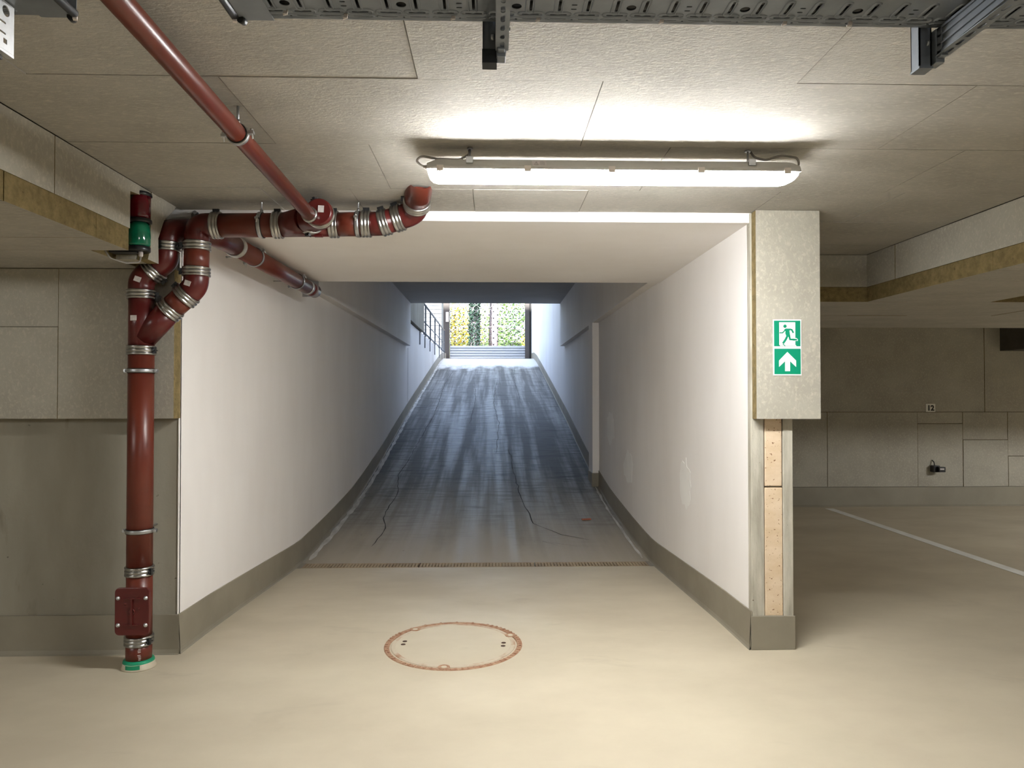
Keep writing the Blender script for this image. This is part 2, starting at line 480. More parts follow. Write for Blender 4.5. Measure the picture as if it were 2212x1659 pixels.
b.prism([(8.68, 0.0), (8.57, 0.0), (8.59, 0.02), (8.594, 0.235), (8.68, 0.235)], 'x', 1.612, 12)
b.build('baseboard_back', 'base', label='grey skirting along the far wall of the parking bays', cat='baseboard', kind='structure')

# sealant bead and cracks on the ramp
def ribbon(pts, w, name, m, parent, lift=0.003):
    vs, fs = [], []
    P = [Vector((x, y, ramp_z(y) + lift)) for x, y in pts]
    for i, p in enumerate(P):
        d = (P[min(i + 1, len(P) - 1)] - P[max(i - 1, 0)]); s = Vector((-d.y, d.x, 0)).normalized()
        ww = w * (0.6 + 0.8 * random.random())
        if i in (0, len(P) - 1): ww *= 0.3
        vs += [p - s * ww, p + s * ww]
    for i in range(len(P) - 1): fs.append((2 * i, 2 * i + 1, 2 * i + 3, 2 * i + 2))
    b = MB(); b.add(vs, fs)
    return b.build(name, m, parent)
def jag(pts, step=0.13, amp=0.014):
    out = []
    for (x0, y0), (x1, y1) in zip(pts, pts[1:]):
        n = max(1, int(math.hypot(x1 - x0, y1 - y0) / step))
        for k in range(n):
            t = k / n
            out.append((x0 + (x1 - x0) * t + random.uniform(-amp, amp), y0 + (y1 - y0) * t))
    out.append(pts[-1])
    return out
ribbon(jag([(XL + 0.055, 6.3), (XL + 0.055, 24)], 0.12, 0.006), 0.024, 'sealant_bead', 'seal', ramp, 0.006)
ribbon(jag([(XR - 0.055, 6.3), (XR - 0.055, 9.2)], 0.12, 0.006), 0.012, 'sealant_bead', 'seal', ramp, 0.006)
CR = [[(-1.13, 6.75), (-1.10, 7.3), (-1.21, 8.0), (-1.18, 9.0), (-1.28, 9.8), (-1.22, 11.5), (-1.12, 14), (-1.18, 17.5), (-1.10, 20)],
      [(0.95, 6.95), (0.70, 7.15), (0.44, 7.6), (0.36, 8.6), (0.30, 9.8), (0.26, 11.3)],
      [(0.62, 6.75), (0.48, 6.9), (0.80, 6.72)],
      [(0.05, 11), (0.12, 13), (0.02, 15), (0.10, 18)], [(-0.42, 13), (-0.36, 15.5), (-0.46, 18)], [(0.6, 15.5), (0.55, 18.5), (0.66, 21)]]
for i, c in enumerate(CR):
    ribbon(jag(c), 0.0045 if i < 2 else 0.0035, 'crack', 'crack', ramp)

# ------------------------------------------------------------------ ceiling slab and insulation boards
b = MB()
b.box(-6, 12, -6, 3.80, 2.402, 2.75)
b.box(1.612, 12, 3.80, 8.9, 2.402, 2.75)
b.box(-6, XL - 0.25, 3.80, 4.0, 2.402, 2.75)
ceil = b.build('ceiling', 'slab', label='garage ceiling clad in grey felt faced insulation boards', cat='ceiling', kind='structure')

def board(x0, x1, y0, y1, z0, z1, parent, face='-z', gap=0.0014, felt='felt', jit=0.0, bevel=0.0, also=()):
    order = ['-z', '+z', '-y', '+y', '-x', '+x']
    fm = [0 if (f == face or f in also or parent.name == 'ceiling') else 1 for f in order]
    j = random.uniform(-jit, jit)
    b = MB()
    if face == '-z': b.box(x0 + gap, x1 - gap, y0 + gap, y1 - gap, z0 + j, z1, faces=fm)
    elif face == '-y': b.box(x0 + gap, x1 - gap, y0 + j, y1, z0 + gap, z1 - gap, faces=fm)
    else: b.box(x0 + (j if face == '-x' else 0), x1 + (j if face == '+x' else 0), y0 + gap, y1 - gap, z0 + gap, z1 - gap, faces=fm)
    return b.build('insulation_board', [felt, 'wool'], parent, bevel=bevel)

ROWS = [(-0.17, 0.42, 0.1), (0.42, 1.02, -0.4), (1.02, 1.61, 0.25), (1.61, 2.203, -0.233), (2.203, 2.790, -0.845), (2.790, 3.390, -0.485)]
XA, XB = -1.648, 2.613
def seams(x0, lo, hi, pitch=1.19):
    xs = [lo]
    k = math.floor((lo - x0) / pitch)
    while True:
        x = x0 + k * pitch
        if x > lo + 0.08 and x < hi - 0.08: xs.append(x)
        if x > hi: break
        k += 1
    return xs + [hi]
for y0, y1, xs in ROWS:
    sx = seams(xs, XA, XB)
    for a, c in zip(sx, sx[1:]):
        board(a, c, y0, y1, CZ, 2.402, ceil, jit=0.0018)
sx = [XA, -1.1, -0.68, -0.095, 0.46, 1.392]
for a, c in zip(sx, sx[1:]): board(a, c, 3.390, 3.798, CZ, 2.402, ceil, jit=0.0018)
for y0, y1, sx in ((3.390, 3.98, (1.392, 2.0, XB)), (3.98, 4.57, (1.615, XB)), (4.57, 4.90, (1.615, 2.1, XB))):
    for a, c in zip(sx, sx[1:]): board(a, c, y0, y1, CZ, 2.402, ceil, jit=0.0015)
for y0, y1 in ((-0.17, 1.5), (1.5, 3.1), (3.1, 4.9)):
    board(3.485, 6.0, y0, y1, CZ, 2.402, ceil); board(6.0, 12.0, y0, y1, CZ, 2.402, ceil)
for a in ((-6, -2.9, -6, 3.8), (-2.9, 12, -6, -0.17)):
    board(*a, CZ, 2.402, ceil)
board(1.615, 12, 6.80, 8.68, CZ, 2.402, ceil)

# left beam
b = MB(); b.box(-2.90, -1.81, -6, 3.73, 2.116, 2.402)
lb = b.build('trim_3', 'slab', label='ceiling beam on the left, clad with felt boards whose cut wool edge shows', cat='beam', kind='structure')
def pboard(poly, x0, x1, parent, felt='felt_v'):
    b = MB(); b.prism(poly, 'x', x0, x1, faces=(1, 0, 1))
    return b.build('insulation_board', [felt, 'wool'], parent)
for y0, y1 in ((-6, 0.3), (0.3, 1.51), (1.51, 2.718)):
    pboard([(y0, 2.118), (y1, 2.118), (y1, 2.338), (y0, 2.338)], -1.80, -1.65, lb)
pboard([(2.722, 2.118), (3.28, 2.118), (3.28, 2.288), (3.474, 2.307), (3.474, 2.338), (2.722, 2.338)], -1.80, -1.65, lb)
pboard([(3.446, 2.008), (3.556, 2.006), (3.55, 2.131), (3.612, 2.236), (3.728, 2.32), (3.745, 2.338), (3.478, 2.338), (3.474, 2.306), (3.470, 2.07)], -1.70, -1.648, lb)
b = MB(); b.prism([(3.446, 2.008), (3.556, 2.006), (3.552, 2.03), (3.45, 2.03)], 'x', -1.80, -1.705)
b.build('insulation_offcut', 'felt_v', lb)
for y0, y1 in ((-6, 1.25), (1.25, 2.441), (2.445, 3.004), (3.006, 3.27)):
    board(-2.90, -1.65, y0, y1, 2.015, 2.1165, lb, gap=0.0008)
board(-2.90, -1.82, 3.27, 3.738, 2.015, 2.1165, lb)

# right beam and cross beam
b = MB(); b.box(2.72, 3.40, -6, 4.9, 2.112, 2.402)
rb = b.build('trim_4', 'slab', label='ceiling beam on the right, clad with felt boards over a cut wool edge', cat='beam', kind='structure')
for y0, y1 in ((-6, 2.2), (2.2, 3.38), (3.38, 4.55), (4.553, 4.90)):
    board(2.615, 2.72, y0, y1, 2.112, 2.338, rb, face='-x', felt='felt_v')
    board(3.40, 3.485, y0, y1, 2.112, 2.338, rb, face='+x', felt='felt_v')
for y0, y1 in ((-6, 2.0), (2.0, 3.65), (3.65, 4.9)):
    board(2.615, 3.485, y0, y1, 2.01, 2.111, rb)
b = MB(); b.box(1.615, 12, 5.0, 6.80, 2.112, 2.402)
cb = b.build('trim_5', 'slab', label='cross beam over the parking bays, dark and clad with felt boards', cat='beam', kind='structure')
for x0, x1 in ((1.615, 2.62), (2.62, 3.49), (3.49, 5.5), (5.5, 12)):
    board(x0, x1, 4.90, 5.0, 2.112, 2.338, cb, face='-y', felt='felt_v')
for x0, x1, y0, y1 in ((1.615, 2.9, 4.9, 5.75), (2.9, 4.1, 4.9, 5.75), (4.1, 6.5, 4.9, 5.75), (6.5, 12, 4.9, 5.75), (1.615, 3.4, 5.75, 6.8), (3.4, 5.6, 5.75, 6.8), (5.6, 12, 5.75, 6.8)):
    board(x0, x1, y0, y1, 2.01, 2.111, cb, jit=0.002)
# small beam far right
b = MB(); b.box(6.24, 6.9, 5.9, 8.6, 1.90, 2.4, )
b.build('trim_6', 'slab', label='dark bulkhead in the far right corner under the ceiling', cat='beam', kind='structure')

# panels on the left wall
for a in ((-2.243, -1.650, 1.236, 2.014), (-3.43, -2.243, 1.711, 2.014), (-3.43, -2.243, 1.236, 1.711), (-4.6, -3.43, 1.236, 2.014)):
    board(a[0], a[1], 3.74, 3.82, a[2], a[3], wall_left, face='-y', felt='felt_v', jit=0.0015)
# panel on the pier
b = MB(); b.box(1.394, 1.737, 3.73, 3.79, 1.233, 2.339, faces=[1, 1, 0, 1, 1, 0])
b.build('insulation_board', ['felt_v', 'wool'], pier)
b = MB(); b.box(1.614, 1.735, 3.79, 4.3, 1.235, 2.339, faces=[1, 1, 0, 1, 1, 0])
b.build('insulation_board', ['felt_v', 'wool'], pier)
# boards on the far wall
FB = [(1.615, 4.0, 1.15, 2.40), (4.0, 6.043, 1.15, 2.40), (6.043, 12, 1.15, 2.40),
      (1.615, 4.082, 0.236, 1.15), (4.082, 5.203, 0.236, 1.15), (5.203, 5.768, 1.008, 1.15), (5.203, 5.768, 0.236, 1.008),
      (5.768, 6.330, 0.809, 1.15), (5.768, 6.330, 0.236, 0.809), (6.330, 6.75, 0.609, 1.15), (6.330, 6.75, 0.236, 0.609), (6.75, 12, 0.236, 1.15)]
for x0, x1, z0, z1 in FB:
    board(x0, x1, 8.60, 8.68, z0, z1, wall_far, face='-y', felt='felt_v', gap=0.003, jit=0.004)

# ------------------------------------------------------------------ tube luminaire
def ring_profile(cx_shift=0): pass
def luminaire(x0, x1, y, loc_label, dif, detail=True):
    t = thing('tube_luminaire', ((x0 + x1) / 2, y, CZ), loc_label, 'lamp')
    # diffuser: U section, slanted ends
    def sect(w, zt, zb): 
        d = zt - zb
        return [(-w, zt), (-w * 0.98, zb + d * 0.42), (-w * 0.85, zb + d * 0.14), (-w * 0.5, zb + d * 0.02), (0, zb), (w * 0.5, zb + d * 0.02), (w * 0.85, zb + d * 0.14), (w * 0.98, zb + d * 0.42), (w, zt)]
    stations = [(x0, 0.034, 2.2415, 2.230), (x0 + 0.006, 0.040, 2.2415, 2.217), (x0 + 0.018, 0.042, 2.2415, 2.206), (x0 + 0.036, 0.043, 2.2415, 2.201),
                (x1 - 0.066, 0.043, 2.2415, 2.202), (x1 - 0.036, 0.042, 2.2415, 2.208), (x1 - 0.010, 0.040, 2.2415, 2.220), (x1, 0.034, 2.2415, 2.232)]
    vs, fs = [], []
    for x, w, zt, zb in stations:
        for dy, z in sect(w, zt, zb): vs.append((x, y + dy, z))
    n = 9
    for i in range(len(stations) - 1):
        for k in range(n - 1): fs.append((i * n + k, i * n + k + 1, (i + 1) * n + k + 1, (i + 1) * n + k))
        fs.append((i * n + n - 1, i * n, (i + 1) * n, (i + 1) * n + n - 1))
    fs += [list(range(n)), list(range((len(stations) - 1) * n, len(stations) * n))]
    b = MB(); b.add(vs, fs, 0, False)
    b.build('diffuser', dif, t, label='glowing white diffuser')
    # housing
    hs = [(-0.052, 2.242), (0.052, 2.242), (0.052, 2.252), (0.040, 2.282), (-0.040, 2.282), (-0.052, 2.252)]
    vs, fs = [], []
    xs = [(x0 - 0.004, 0.62), (x0 + 0.03, 0.95), (x0 + 0.05, 1), (x1 - 0.05, 1), (x1 - 0.03, 0.95), (x1 + 0.004, 0.62)]
    for x, s in xs:
        for dy, z in hs: vs.append((x, y + dy * (0.9 + 0.1 * s), 2.242 + (z - 2.242) * s))
    for i in range(len(xs) - 1):
        for k in range(6): fs.append((i * 6 + k, i * 6 + (k + 1) % 6, (i + 1) * 6 + (k + 1) % 6, (i + 1) * 6 + k))
    fs += [list(range(6)), list(range(30, 36))]
    b = MB(); b.add(vs, fs)
    b.build('housing', 'housing', t)
    if not detail: 
        for xh in (x0 + 0.15, x1 - 0.17):
            b = MB(); b.box(xh, xh + 0.02, y - 0.01, y + 0.01, 2.282, CZ); b.build('hanger', 'zinc', t)
        return t
    for x in (x0 + 0.048, x0 + 0.39, x0 + 0.72, x0 + 1.073, x1 - 0.052):
        for s in (-1, 1):
            b = MB(); b.box(x - 0.013, x + 0.013, y + s * 0.0535 - 0.002, y + s * 0.0535 + 0.002, 2.232, 2.255)
            b.build('clip', 'clip', t)
    for x in (x0 + 0.163, x1 - 0.192):
        b = MB()
        b.box(x - 0.014, x + 0.014, y - 0.046, y + 0.046, 2.282, 2.290)
        b.box(x - 0.014, x + 0.014, y - 0.054, y - 0.046, 2.264, 2.290)
        h = b.build('bracket', 'galv', t, bevel=0.0015)
        b = MB(); b.lathe((x, y, 2.290), (0, 0, 1), [(0, 0.004), (0.05, 0.004)], 10); b.lathe((x, y, 2.334), (0, 0, 1), [(0, 0.012), (0.005, 0.012)], 12)
        b.build('threaded_rod', 'zinc', h)
    # rating strip seams on the housing and bumps
    for x in (x0 + 0.20, x1 - 0.36):
        b = MB(); b.lathe((x + 0.02, y - 0.02, 2.281), (0, 0, 1), [(0, 0.011), (0.003, 0.008), (0.007, 0.002)], 12)
        b.build('screw_boss', 'housing', t)
    # warning label
    b = MB(); b.obox((x0 + 0.435, y - 0.0466, 2.2672), (1, 0, 0), (0, 0.012, 0.030), (0, -0.030, 0.012), 0.028, 0.011, 0.0006)
    lab = b.build('warning_label', 'sticker', t)
    b = MB()
    uy, nz = Vector((0, 0.012, 0.030)).normalized(), Vector((0, -0.030, 0.012)).normalized()
    c = Vector((x0 + 0.435, y - 0.0466, 2.2672)) + nz * 0.0010
    def lp(u, v): return c + Vector((u, 0, 0)) + uy * v
    tri = [(-0.020, -0.008), (-0.003, -0.008), (-0.0115, 0.008)]
    cen = (-0.0115, -0.003)
    for k in range(3):
        p, q = tri[k], tri[(k + 1) % 3]
        pi = (cen[0] + (p[0] - cen[0]) * 0.72, cen[1] + (p[1] - cen[1]) * 0.72); qi = (cen[0] + (q[0] - cen[0]) * 0.72, cen[1] + (q[1] - cen[1]) * 0.72)
        b.add([lp(*p), lp(*q), lp(*qi), lp(*pi)], [(0, 1, 2, 3)])
    b.add([lp(-0.0122, -0.004), lp(-0.0108, -0.004), lp(-0.0108, 0.003), lp(-0.0122, 0.003)], [(0, 1, 2, 3)])
    for k in range(5): b.add([lp(0.002, 0.007 - k * 0.0035), lp(0.022, 0.007 - k * 0.0035), lp(0.022, 0.0058 - k * 0.0035), lp(0.002, 0.0058 - k * 0.0035)], [(0, 1, 2, 3)])
    b.build('warning_print', 'cable', lab)
    # cables
    b = MB(); b.tube(fillet([(x0 - 0.004, y, 2.262), (x0 - 0.03, y, 2.268), (x0 - 0.052, y, 2.288), (x0 - 0.028, y - 0.005, 2.305), (x0 + 0.03, y, 2.296), (x0 + 0.12, y, 2.293), (x0 + 0.158, y, 2.312), (x0 + 0.160, y + 0.015, CZ)], 0.03), 0.0045, 10)
    b.build('cable', 'cable', t)
    b = MB(); b.tube(fillet([(x1 + 0.002, y, 2.265), (x1 + 0.018, y, 2.285), (x1 + 0.010, y, 2.313), (x1 - 0.055, y, 2.322), (x1 - 0.12, y, 2.302), (x1 - 0.165, y, 2.312), (x1 - 0.178, y + 0.01, CZ)], 0.03), 0.0045, 10)
    b.build('cable', 'cable', t)
    for x, s in ((x0 - 0.008, 1), (x1 + 0.008, -1)):
        b = MB(); b.lathe((x + s * 0.012, y, 2.258), (-s, 0, 0.25), [(0, 0.010), (0.014, 0.010), (0.020, 0.007), (0.026, 0.006)], 12)
        b.build('cable_gland', 'cable', t)
    return t
luminaire(-0.253, 1.215, 2.82, 'long lit tube luminaire hanging under the ceiling before the ramp', 'diffuser')
luminaire(7.2, 8.67, 4.24, 'tube luminaire over the parking bays on the far right', 'diffuser3', False)
luminaire(-5.0, -3.53, 0.2, 'tube luminaire over the left end of the garage', 'diffuser2', False)
luminaire(0.5, 1.97, -3.2, 'tube luminaire behind the camera', 'diffuser2', False)

# ------------------------------------------------------------------ red drain pipes
R = 0.0605
YP = 3.64
def coupling(c, ax, parent, r=R, screw=None, half=0.0235):
    h = half
    prof = [(-h, r), (-h, r + 0.004), (-h * 0.90, r + 0.0075), (-h * 0.72, r + 0.0085), (-h * 0.55, r + 0.0075), (-h * 0.42, r + 0.0025), (-h * 0.32, r + 0.0025), (-h * 0.18, r + 0.0075), (0, r + 0.0085),
            (h * 0.18, r + 0.0075), (h * 0.32, r + 0.0025), (h * 0.42, r + 0.0025), (h * 0.55, r + 0.0075), (h * 0.72, r + 0.0085), (h * 0.90, r + 0.0075), (h, r + 0.004), (h, r)]
    b = MB(); b.lathe(c, ax, prof, 36, cap0=False, cap1=False)
    o = b.build('coupling', 'steel', parent, label='ribbed steel coupling')
    if screw is not None:
        a = Vector(ax).normalized(); s = Vector(screw); s = (s - a * s.dot(a)).normalized(); t = a.cross(s)
        p = Vector(c) + s * (r + 0.013)
        b = MB()
        b.obox(p, s, a, t, 0.008, 0.016, 0.006)
        b.lathe(p + a * 0.0 - t * 0.018 + s * 0.003, t, [(0, 0.005), (0.006, 0.005), (0.006, 0.0032), (0.036, 0.0032)], 10)
        b.build('clamp_screw', 'plastic', o)
    return o
def sect(pts, parent, r=R, name='pipe_section', m='red', fil=0.07, label=None):
    b = MB(); b.tube(fillet(pts, fil) if len(pts) > 2 else pts, r, 36)
    return b.build(name, m, parent, label=label)
def bracket(c, ax, parent, rod_to, lug, r=R):
    a = Vector(ax).normalized(); l = Vector(lug).normalized(); t = a.cross(l)
    b = MB(); b.lathe(c, ax, [(-0.012, r), (-0.012, r + 0.0035), (0.012, r + 0.0035), (0.012, r)], 36, cap0=False, cap1=False)
    o = b.build('pipe_clamp', 'rubber', parent, label='black rubber lined pipe clamp')
    b = MB(); b.lathe(c, ax, [(-0.009, r + 0.003), (-0.009, r + 0.006), (-0.004, r + 0.0065), (0.004, r + 0.0065), (0.009, r + 0.006), (0.009, r + 0.003)], 36, cap0=False, cap1=False)
    for s in (-1, 1):
        p = Vector(c) + l * s * (r + 0.014)
        b.obox(p, l, a, t, 0.010, 0.009, 0.005)
    b.build('steel_band', 'zinc', o)
    for s in (-1, 1):
        p = Vector(c) + l * s * (r + 0.017)
        b = MB(); b.lathe(p - t * 0.013, t, [(0, 0.0055), (0.007, 0.0055), (0.007, 0.003), (0.034, 0.003)], 10)
        b.build('clamp_screw', 'galv', o)
    if rod_to:
        d = (Vector(rod_to) - Vector(c))
        b = MB(); b.tube([Vector(c) + d.normalized() * (r + 0.004), rod_to], 0.0042, 10)
        b.lathe(Vector(c) + d.normalized() * (r + 0.004), d, [(0, 0.008), (0.014, 0.008)], 8)
        b.build('threaded_rod', 'zinc', o)
    return o
def sticker(p, n, up, parent, w=0.016, h=0.013):
    n = Vector(n).normalized(); up = Vector(up); up = (up - n * up.dot(n)).normalized(); s = up.cross(n)
    b = MB(); b.obox(Vector(p), s, up, n, w, h, 0.0012)
    return b.build('sticker', 'sticker', parent, label='small white sticker')

XP = -1.770
riser = thing('drain_stack', (XP, YP, 0), 'red brown cast iron drain stack standing on the floor by the left wall', 'pipe')
b = MB()
b.lathe((XP, YP, 0.0), (0, 0, 1), [(0, 0.080), (0.004, 0.080), (0.008, 0.076), (0.030, 0.074), (0.032, R)], 36, cap1=False)
b.build('floor_collar', 'floor', riser, label='grey sealing collar on the floor')
b = MB(); b.lathe((XP, YP, 0.0), (0, 0, 1), [(0.030, 0.0735), (0.038, 0.0715), (0.041, 0.0700), (0.044, R)], 36, cap0=False, cap1=False)
for k in range(9):
    a = math.radians(-112 + k * 6); u = Vector((math.cos(a), math.sin(a), 0))
    b.obox(Vector((XP, YP, 0.019)) + u * 0.0750, u, (-u.y, u.x, 0), (0, 0, 1), 0.0012, 0.0041, 0.010)
b.build('seal_ring', 'green_ring', riser, label='green plastic sealing ring')
sect([(XP, YP, 0.02), (XP, YP, 0.136)], riser)
sect([(XP, YP, 0.136), (XP, YP, 0.48)], riser, name='inspection_pipe', m='red')
sect([(XP, YP, 0.48), (XP, YP, 1.584)], riser)
coupling((XP, YP, 0.136), (0, 0, 1), riser, screw=(0.9, -0.45, 0))
coupling((XP, YP, 0.480), (0, 0, 1), riser, screw=(0.9, -0.35, 0))
coupling((XP, YP, 1.584), (0, 0, 1), riser, screw=(0.95, -0.2, 0))
bracket((XP, YP, 0.679), (0, 0, 1), riser, (XP, 3.82, 0.679), (1, 0, 0))
bracket((XP, YP, 1.481), (0, 0, 1), riser, (XP, 3.74, 1.481), (1, 0, 0))
# printed marks down the foot of the stack
b = MB()
for k in range(9):
    a = math.radians(-62 + random.uniform(-2, 2)); z = 0.052 + k * 0.0075
    if k == 4: continue
    p = Vector((XP + math.cos(a) * (R + 0.0004), YP + math.sin(a) * (R + 0.0004), z)); n = Vector((math.cos(a), math.sin(a), 0)); s = Vector((-n.y, n.x, 0))
    b.obox(p, s, (0, 0, 1), n, 0.007 * random.uniform(0.6, 1), 0.0016, 0.0004)
b.build('printed_marks', 'sticker', riser)
# inspection cover
def rrect(w, h, r, n=4):
    out = []
    for cx, cz, a0 in ((w - r, h - r, 0), (-w + r, h - r, 90), (-w + r, -h + r, 180), (w - r, -h + r, 270)):
        for k in range(n + 1):
            a = math.radians(a0 + 90 * k / n); out.append((cx + r * math.cos(a), cz + r * math.sin(a)))
    return out
cz, cx = 0.298, -1.766
b = MB()
b.prism([(cx + p[0], cz + p[1]) for p in rrect(0.083, 0.116, 0.022)], 'y', 3.558, 3.572)
b.prism([(cx + p[0], cz + p[1]) for p in rrect(0.078, 0.110, 0.020)], 'y', 3.574, 3.590)
b.prism([(cx + p[0], cz + p[1]) for p in rrect(0.055, 0.09, 0.02)], 'y', 3.590, 3.640)
cov = b.build('inspection_cover', 'reddark', riser, label='bolted red inspection cover', bevel=0.002)
for sx_ in (-1, 1):
    for sz_ in (-1, 1):
        b = MB(); b.lathe((cx + sx_ * 0.067, 3.558, cz + sz_ * 0.066), (0, -1, 0), [(-0.004, 0.010), (0.002, 0.010), (0.002, 0.0065), (0.008, 0.0065), (0.009, 0.004)], 12)
        b.build('bolt', 'galv', cov)
b = MB()
b.box(cx - 0.042, cx + 0.042, 3.550, 3.559, cz + 0.062, cz + 0.066)
b.box(cx - 0.042, cx + 0.042, 3.550, 3.559, cz - 0.066, cz - 0.062)
b.box(cx - 0.005, cx + 0.005, 3.551, 3.559, cz - 0.062, cz + 0.062)
b.lathe((cx, 3.559, cz), (0, -1, 0), [(0, 0.016), (0.005, 0.016), (0.006, 0.012), (0.002, 0.010)], 16)
for s, w in ((0.076, 0.034), (0.083, 0.034), (0.092, 0.026), (-0.078, 0.022), (-0.086, 0.034)):
    b.box(cx - w, cx + w, 3.5572, 3.5585, cz + s, cz + s + 0.0024)
for s in (-1, 1): b.lathe((cx + s * 0.032, 3.559, cz + 0.026 - 0.012 * s), (0, -1, 0), [(0, 0.008), (0.003, 0.006), (0.003, 0.002)], 10)
b.build('cast_ribs', 'reddark', cov)
b = MB(); b.box(XP + 0.058, XP + 0.066, 3.60, 3.63, cz + 0.02, cz + 0.05); b.build('cast_lug', 'reddark', riser)
# wye
b = MB()
b.tube([(XP, YP, 1.584), (XP, YP, 1.865)], R, 36)
b.tube([(XP + 0.01, YP, 1.645), (-1.62, YP, 1.797)], R, 36)
b.build('wye_branch', 'reddark', riser, label='red cast iron wye fitting')
sticker((XP - 0.010, YP - R - 0.001, 1.742), (-0.15, -1, 0), (0, 0, 1), riser)
coupling((XP - 0.003, YP, 1.865), (0, 0, 1), riser, screw=(0.9, 0.4, 0))
sect([(XP - 0.003, YP, 1.865), (XP - 0.003, YP, 1.943), (-1.708, YP, 1.994)], riser, name='elbow', m='reddark', fil=0.12)
sticker((XP + 0.008, YP - R - 0.001, 1.935), (0.1, -1, 0.05), (0.35, 0, 1), riser)
coupling((-1.712, YP, 1.990), (0.8, 0, 0.63), riser, screw=(0.6, 0.3, -0.7))
sect([(-1.712, YP, 1.990), (-1.648, YP, 2.041), (-1.648, YP, 2.107)], riser, name='elbow', m='reddark', fil=0.12)
coupling((-1.648, YP, 2.107), (0, 0, 1), riser, screw=(0.95, -0.3, 0))
sect([(-1.648, YP, 2.107), (-1.642, YP, 2.185), (-1.575, YP + 0.10, 2.215)], riser, name='elbow', m='reddark', fil=0.1)

coll = thing('collector_pipe', (-1.05, YP, 2.22), 'red brown horizontal collector pipe running below the ceiling edge above the ramp mouth', 'pipe')
d45 = Vector((0.243, 0, 0.228)).normalized()
coupling((-1.627, YP, 1.792), d45, coll, screw=(-0.6, -0.3, 0.7))
sect([(-1.627, YP, 1.792), (-1.549, YP, 1.862)], coll)
coupling((-1.549, YP, 1.862), d45, coll, screw=(-0.6, -0.3, 0.7))
sect([(-1.549, YP, 1.862), (-1.4985, YP, 1.912), (-1.4985, YP, 1.981)], coll, name='elbow', m='reddark', fil=0.13)
sticker((-1.517, YP - R - 0.001, 1.916), (-0.1, -1, 0.05), (0.35, 0, 1), coll)
coupling((-1.4985, YP, 1.981), (0, 0, 1), coll, screw=(-0.95, -0.3, 0))
sect([(-1.4985, YP, 1.981), (-1.497, YP, 2.112)], coll)
coupling((-1.497, YP, 2.112), (0, 0, 1), coll, screw=(-0.95, -0.3, 0))
sect([(-1.497, YP, 2.112), (-1.497, YP, 2.219), (-1.396, YP, 2.219)], coll, name='elbow', m='reddark', fil=0.09)
coupling((-1.396, YP, 2.219), (1, 0, 0), coll, screw=(0, -0.2, 1))
sect([(-1.396, YP, 2.219), (-1.089, YP, 2.222)], coll)
bracket((-1.173, YP, 2.221), (1, 0, 0), coll, (-1.173, YP, 2.40), (0, -1, 0.25))
coupling((-1.089, YP, 2.222), (1, 0, 0), coll, screw=(0, -0.2, 1))
b = MB()
b.tube([(-1.089, YP, 2.222), (-0.806, YP, 2.227)], R, 36)
b.tube([(-1.06, YP, 2.224), (-0.93, YP - 0.105, 2.226)], R, 36)
b.build('wye_branch', 'reddark', coll, label='red cast iron wye fitting')
b = MB(); b.box(-0.90, -0.86, YP - 0.03, YP - 0.01, 2.158, 2.168); b.build('cast_lug', 'reddark', coll)
coupling((-0.806, YP, 2.227), (1, 0, 0), coll, screw=(0, -0.2, 1))
sect([(-0.806, YP, 2.227), (-0.642, YP, 2.231)], coll)
bracket((-0.684, YP, 2.230), (1, 0, 0), coll, (-0.684, YP, 2.40), (0, -1, 0.25))
coupling((-0.642, YP, 2.231), (1, 0, 0), coll, screw=(0, -0.2, 1))
sect([(-0.642, YP, 2.231), (-0.57, YP, 2.233), (-0.478, YP - 0.012, 2.258)], coll, name='elbow', m='reddark', fil=0.1)
coupling((-0.55, YP - 0.002, 2.239), (0.96, -0.1, 0.26), coll, screw=(-0.2, -0.2, 1))
coupling((-0.480, YP - 0.012, 2.258), (0.96, -0.13, 0.27), coll, screw=(-0.3, -0.2, 1))
sect([(-0.480, YP - 0.012, 2.258), (-0.395, YP - 0.03, 2.282), (-0.372, YP - 0.13, 2.318)], coll, name='elbow', m='reddark', fil=0.1)
sticker((-0.455, YP - 0.012 - R * 0.9, 2.248), (-0.2, -1, -0.3), (0.6, 0, 1), coll)
coupling((-0.375, YP - 0.11, 2.312), (0.12, -0.86, 0.36), coll, screw=(-1, 0, 0.3))
sect([(-0.378, YP - 0.10, 2.308), (-0.352, YP - 0.232, 2.362), (-0.345, YP - 0.25, 2.46)], coll, fil=0.03)
b = MB(); b.lathe((-0.352, YP - 0.232, 2.362), (0.18, -0.9, 0.38), [(-0.075, R + 0.0005), (-0.072, R + 0.005), (0.06, R + 0.006)], 30, cap0=False, cap1=False)
b.build('pipe_collar', 'red', coll)

wallp = thing('wall_pipe', (-1.48, 4.9, 2.218), 'red brown pipe running back along the top of the left ramp wall', 'pipe')
sect([(-1.575, YP + 0.10, 2.215), (-1.50, YP + 0.24, 2.215), (-1.48, 4.12, 2.215)], wallp, r=0.055, name='elbow', m='reddark', fil=0.1)
sect([(-1.48, 4.12, 2.215), (-1.48, 5.70, 2.220)], wallp, r=0.055)
coupling((-1.482, 4.14, 2.215), (0.02, 1, 0), wallp, r=0.055)
sect([(-1.48, 5.70, 2.220), (-1.48, 5.96, 2.222)], wallp, r=0.055, name='pipe_end', m='reddark')
bracket((-1.48, 4.46, 2.217), (0, 1, 0), wallp, (XL, 4.46, 2.217), (1, 0, 0.7), r=0.055)
bracket((-1.48, 5.42, 2.219), (0, 1, 0), wallp, (XL, 5.42, 2.219), (1, 0, 0.7), r=0.055)
b = MB(); b.lathe((-1.48, 5.70, 2.220), (0, 1, 0), [(0, 0.055), (0, 0.060), (0.04, 0.060), (0.04, 0.055)], 30, cap0=False, cap1=False)
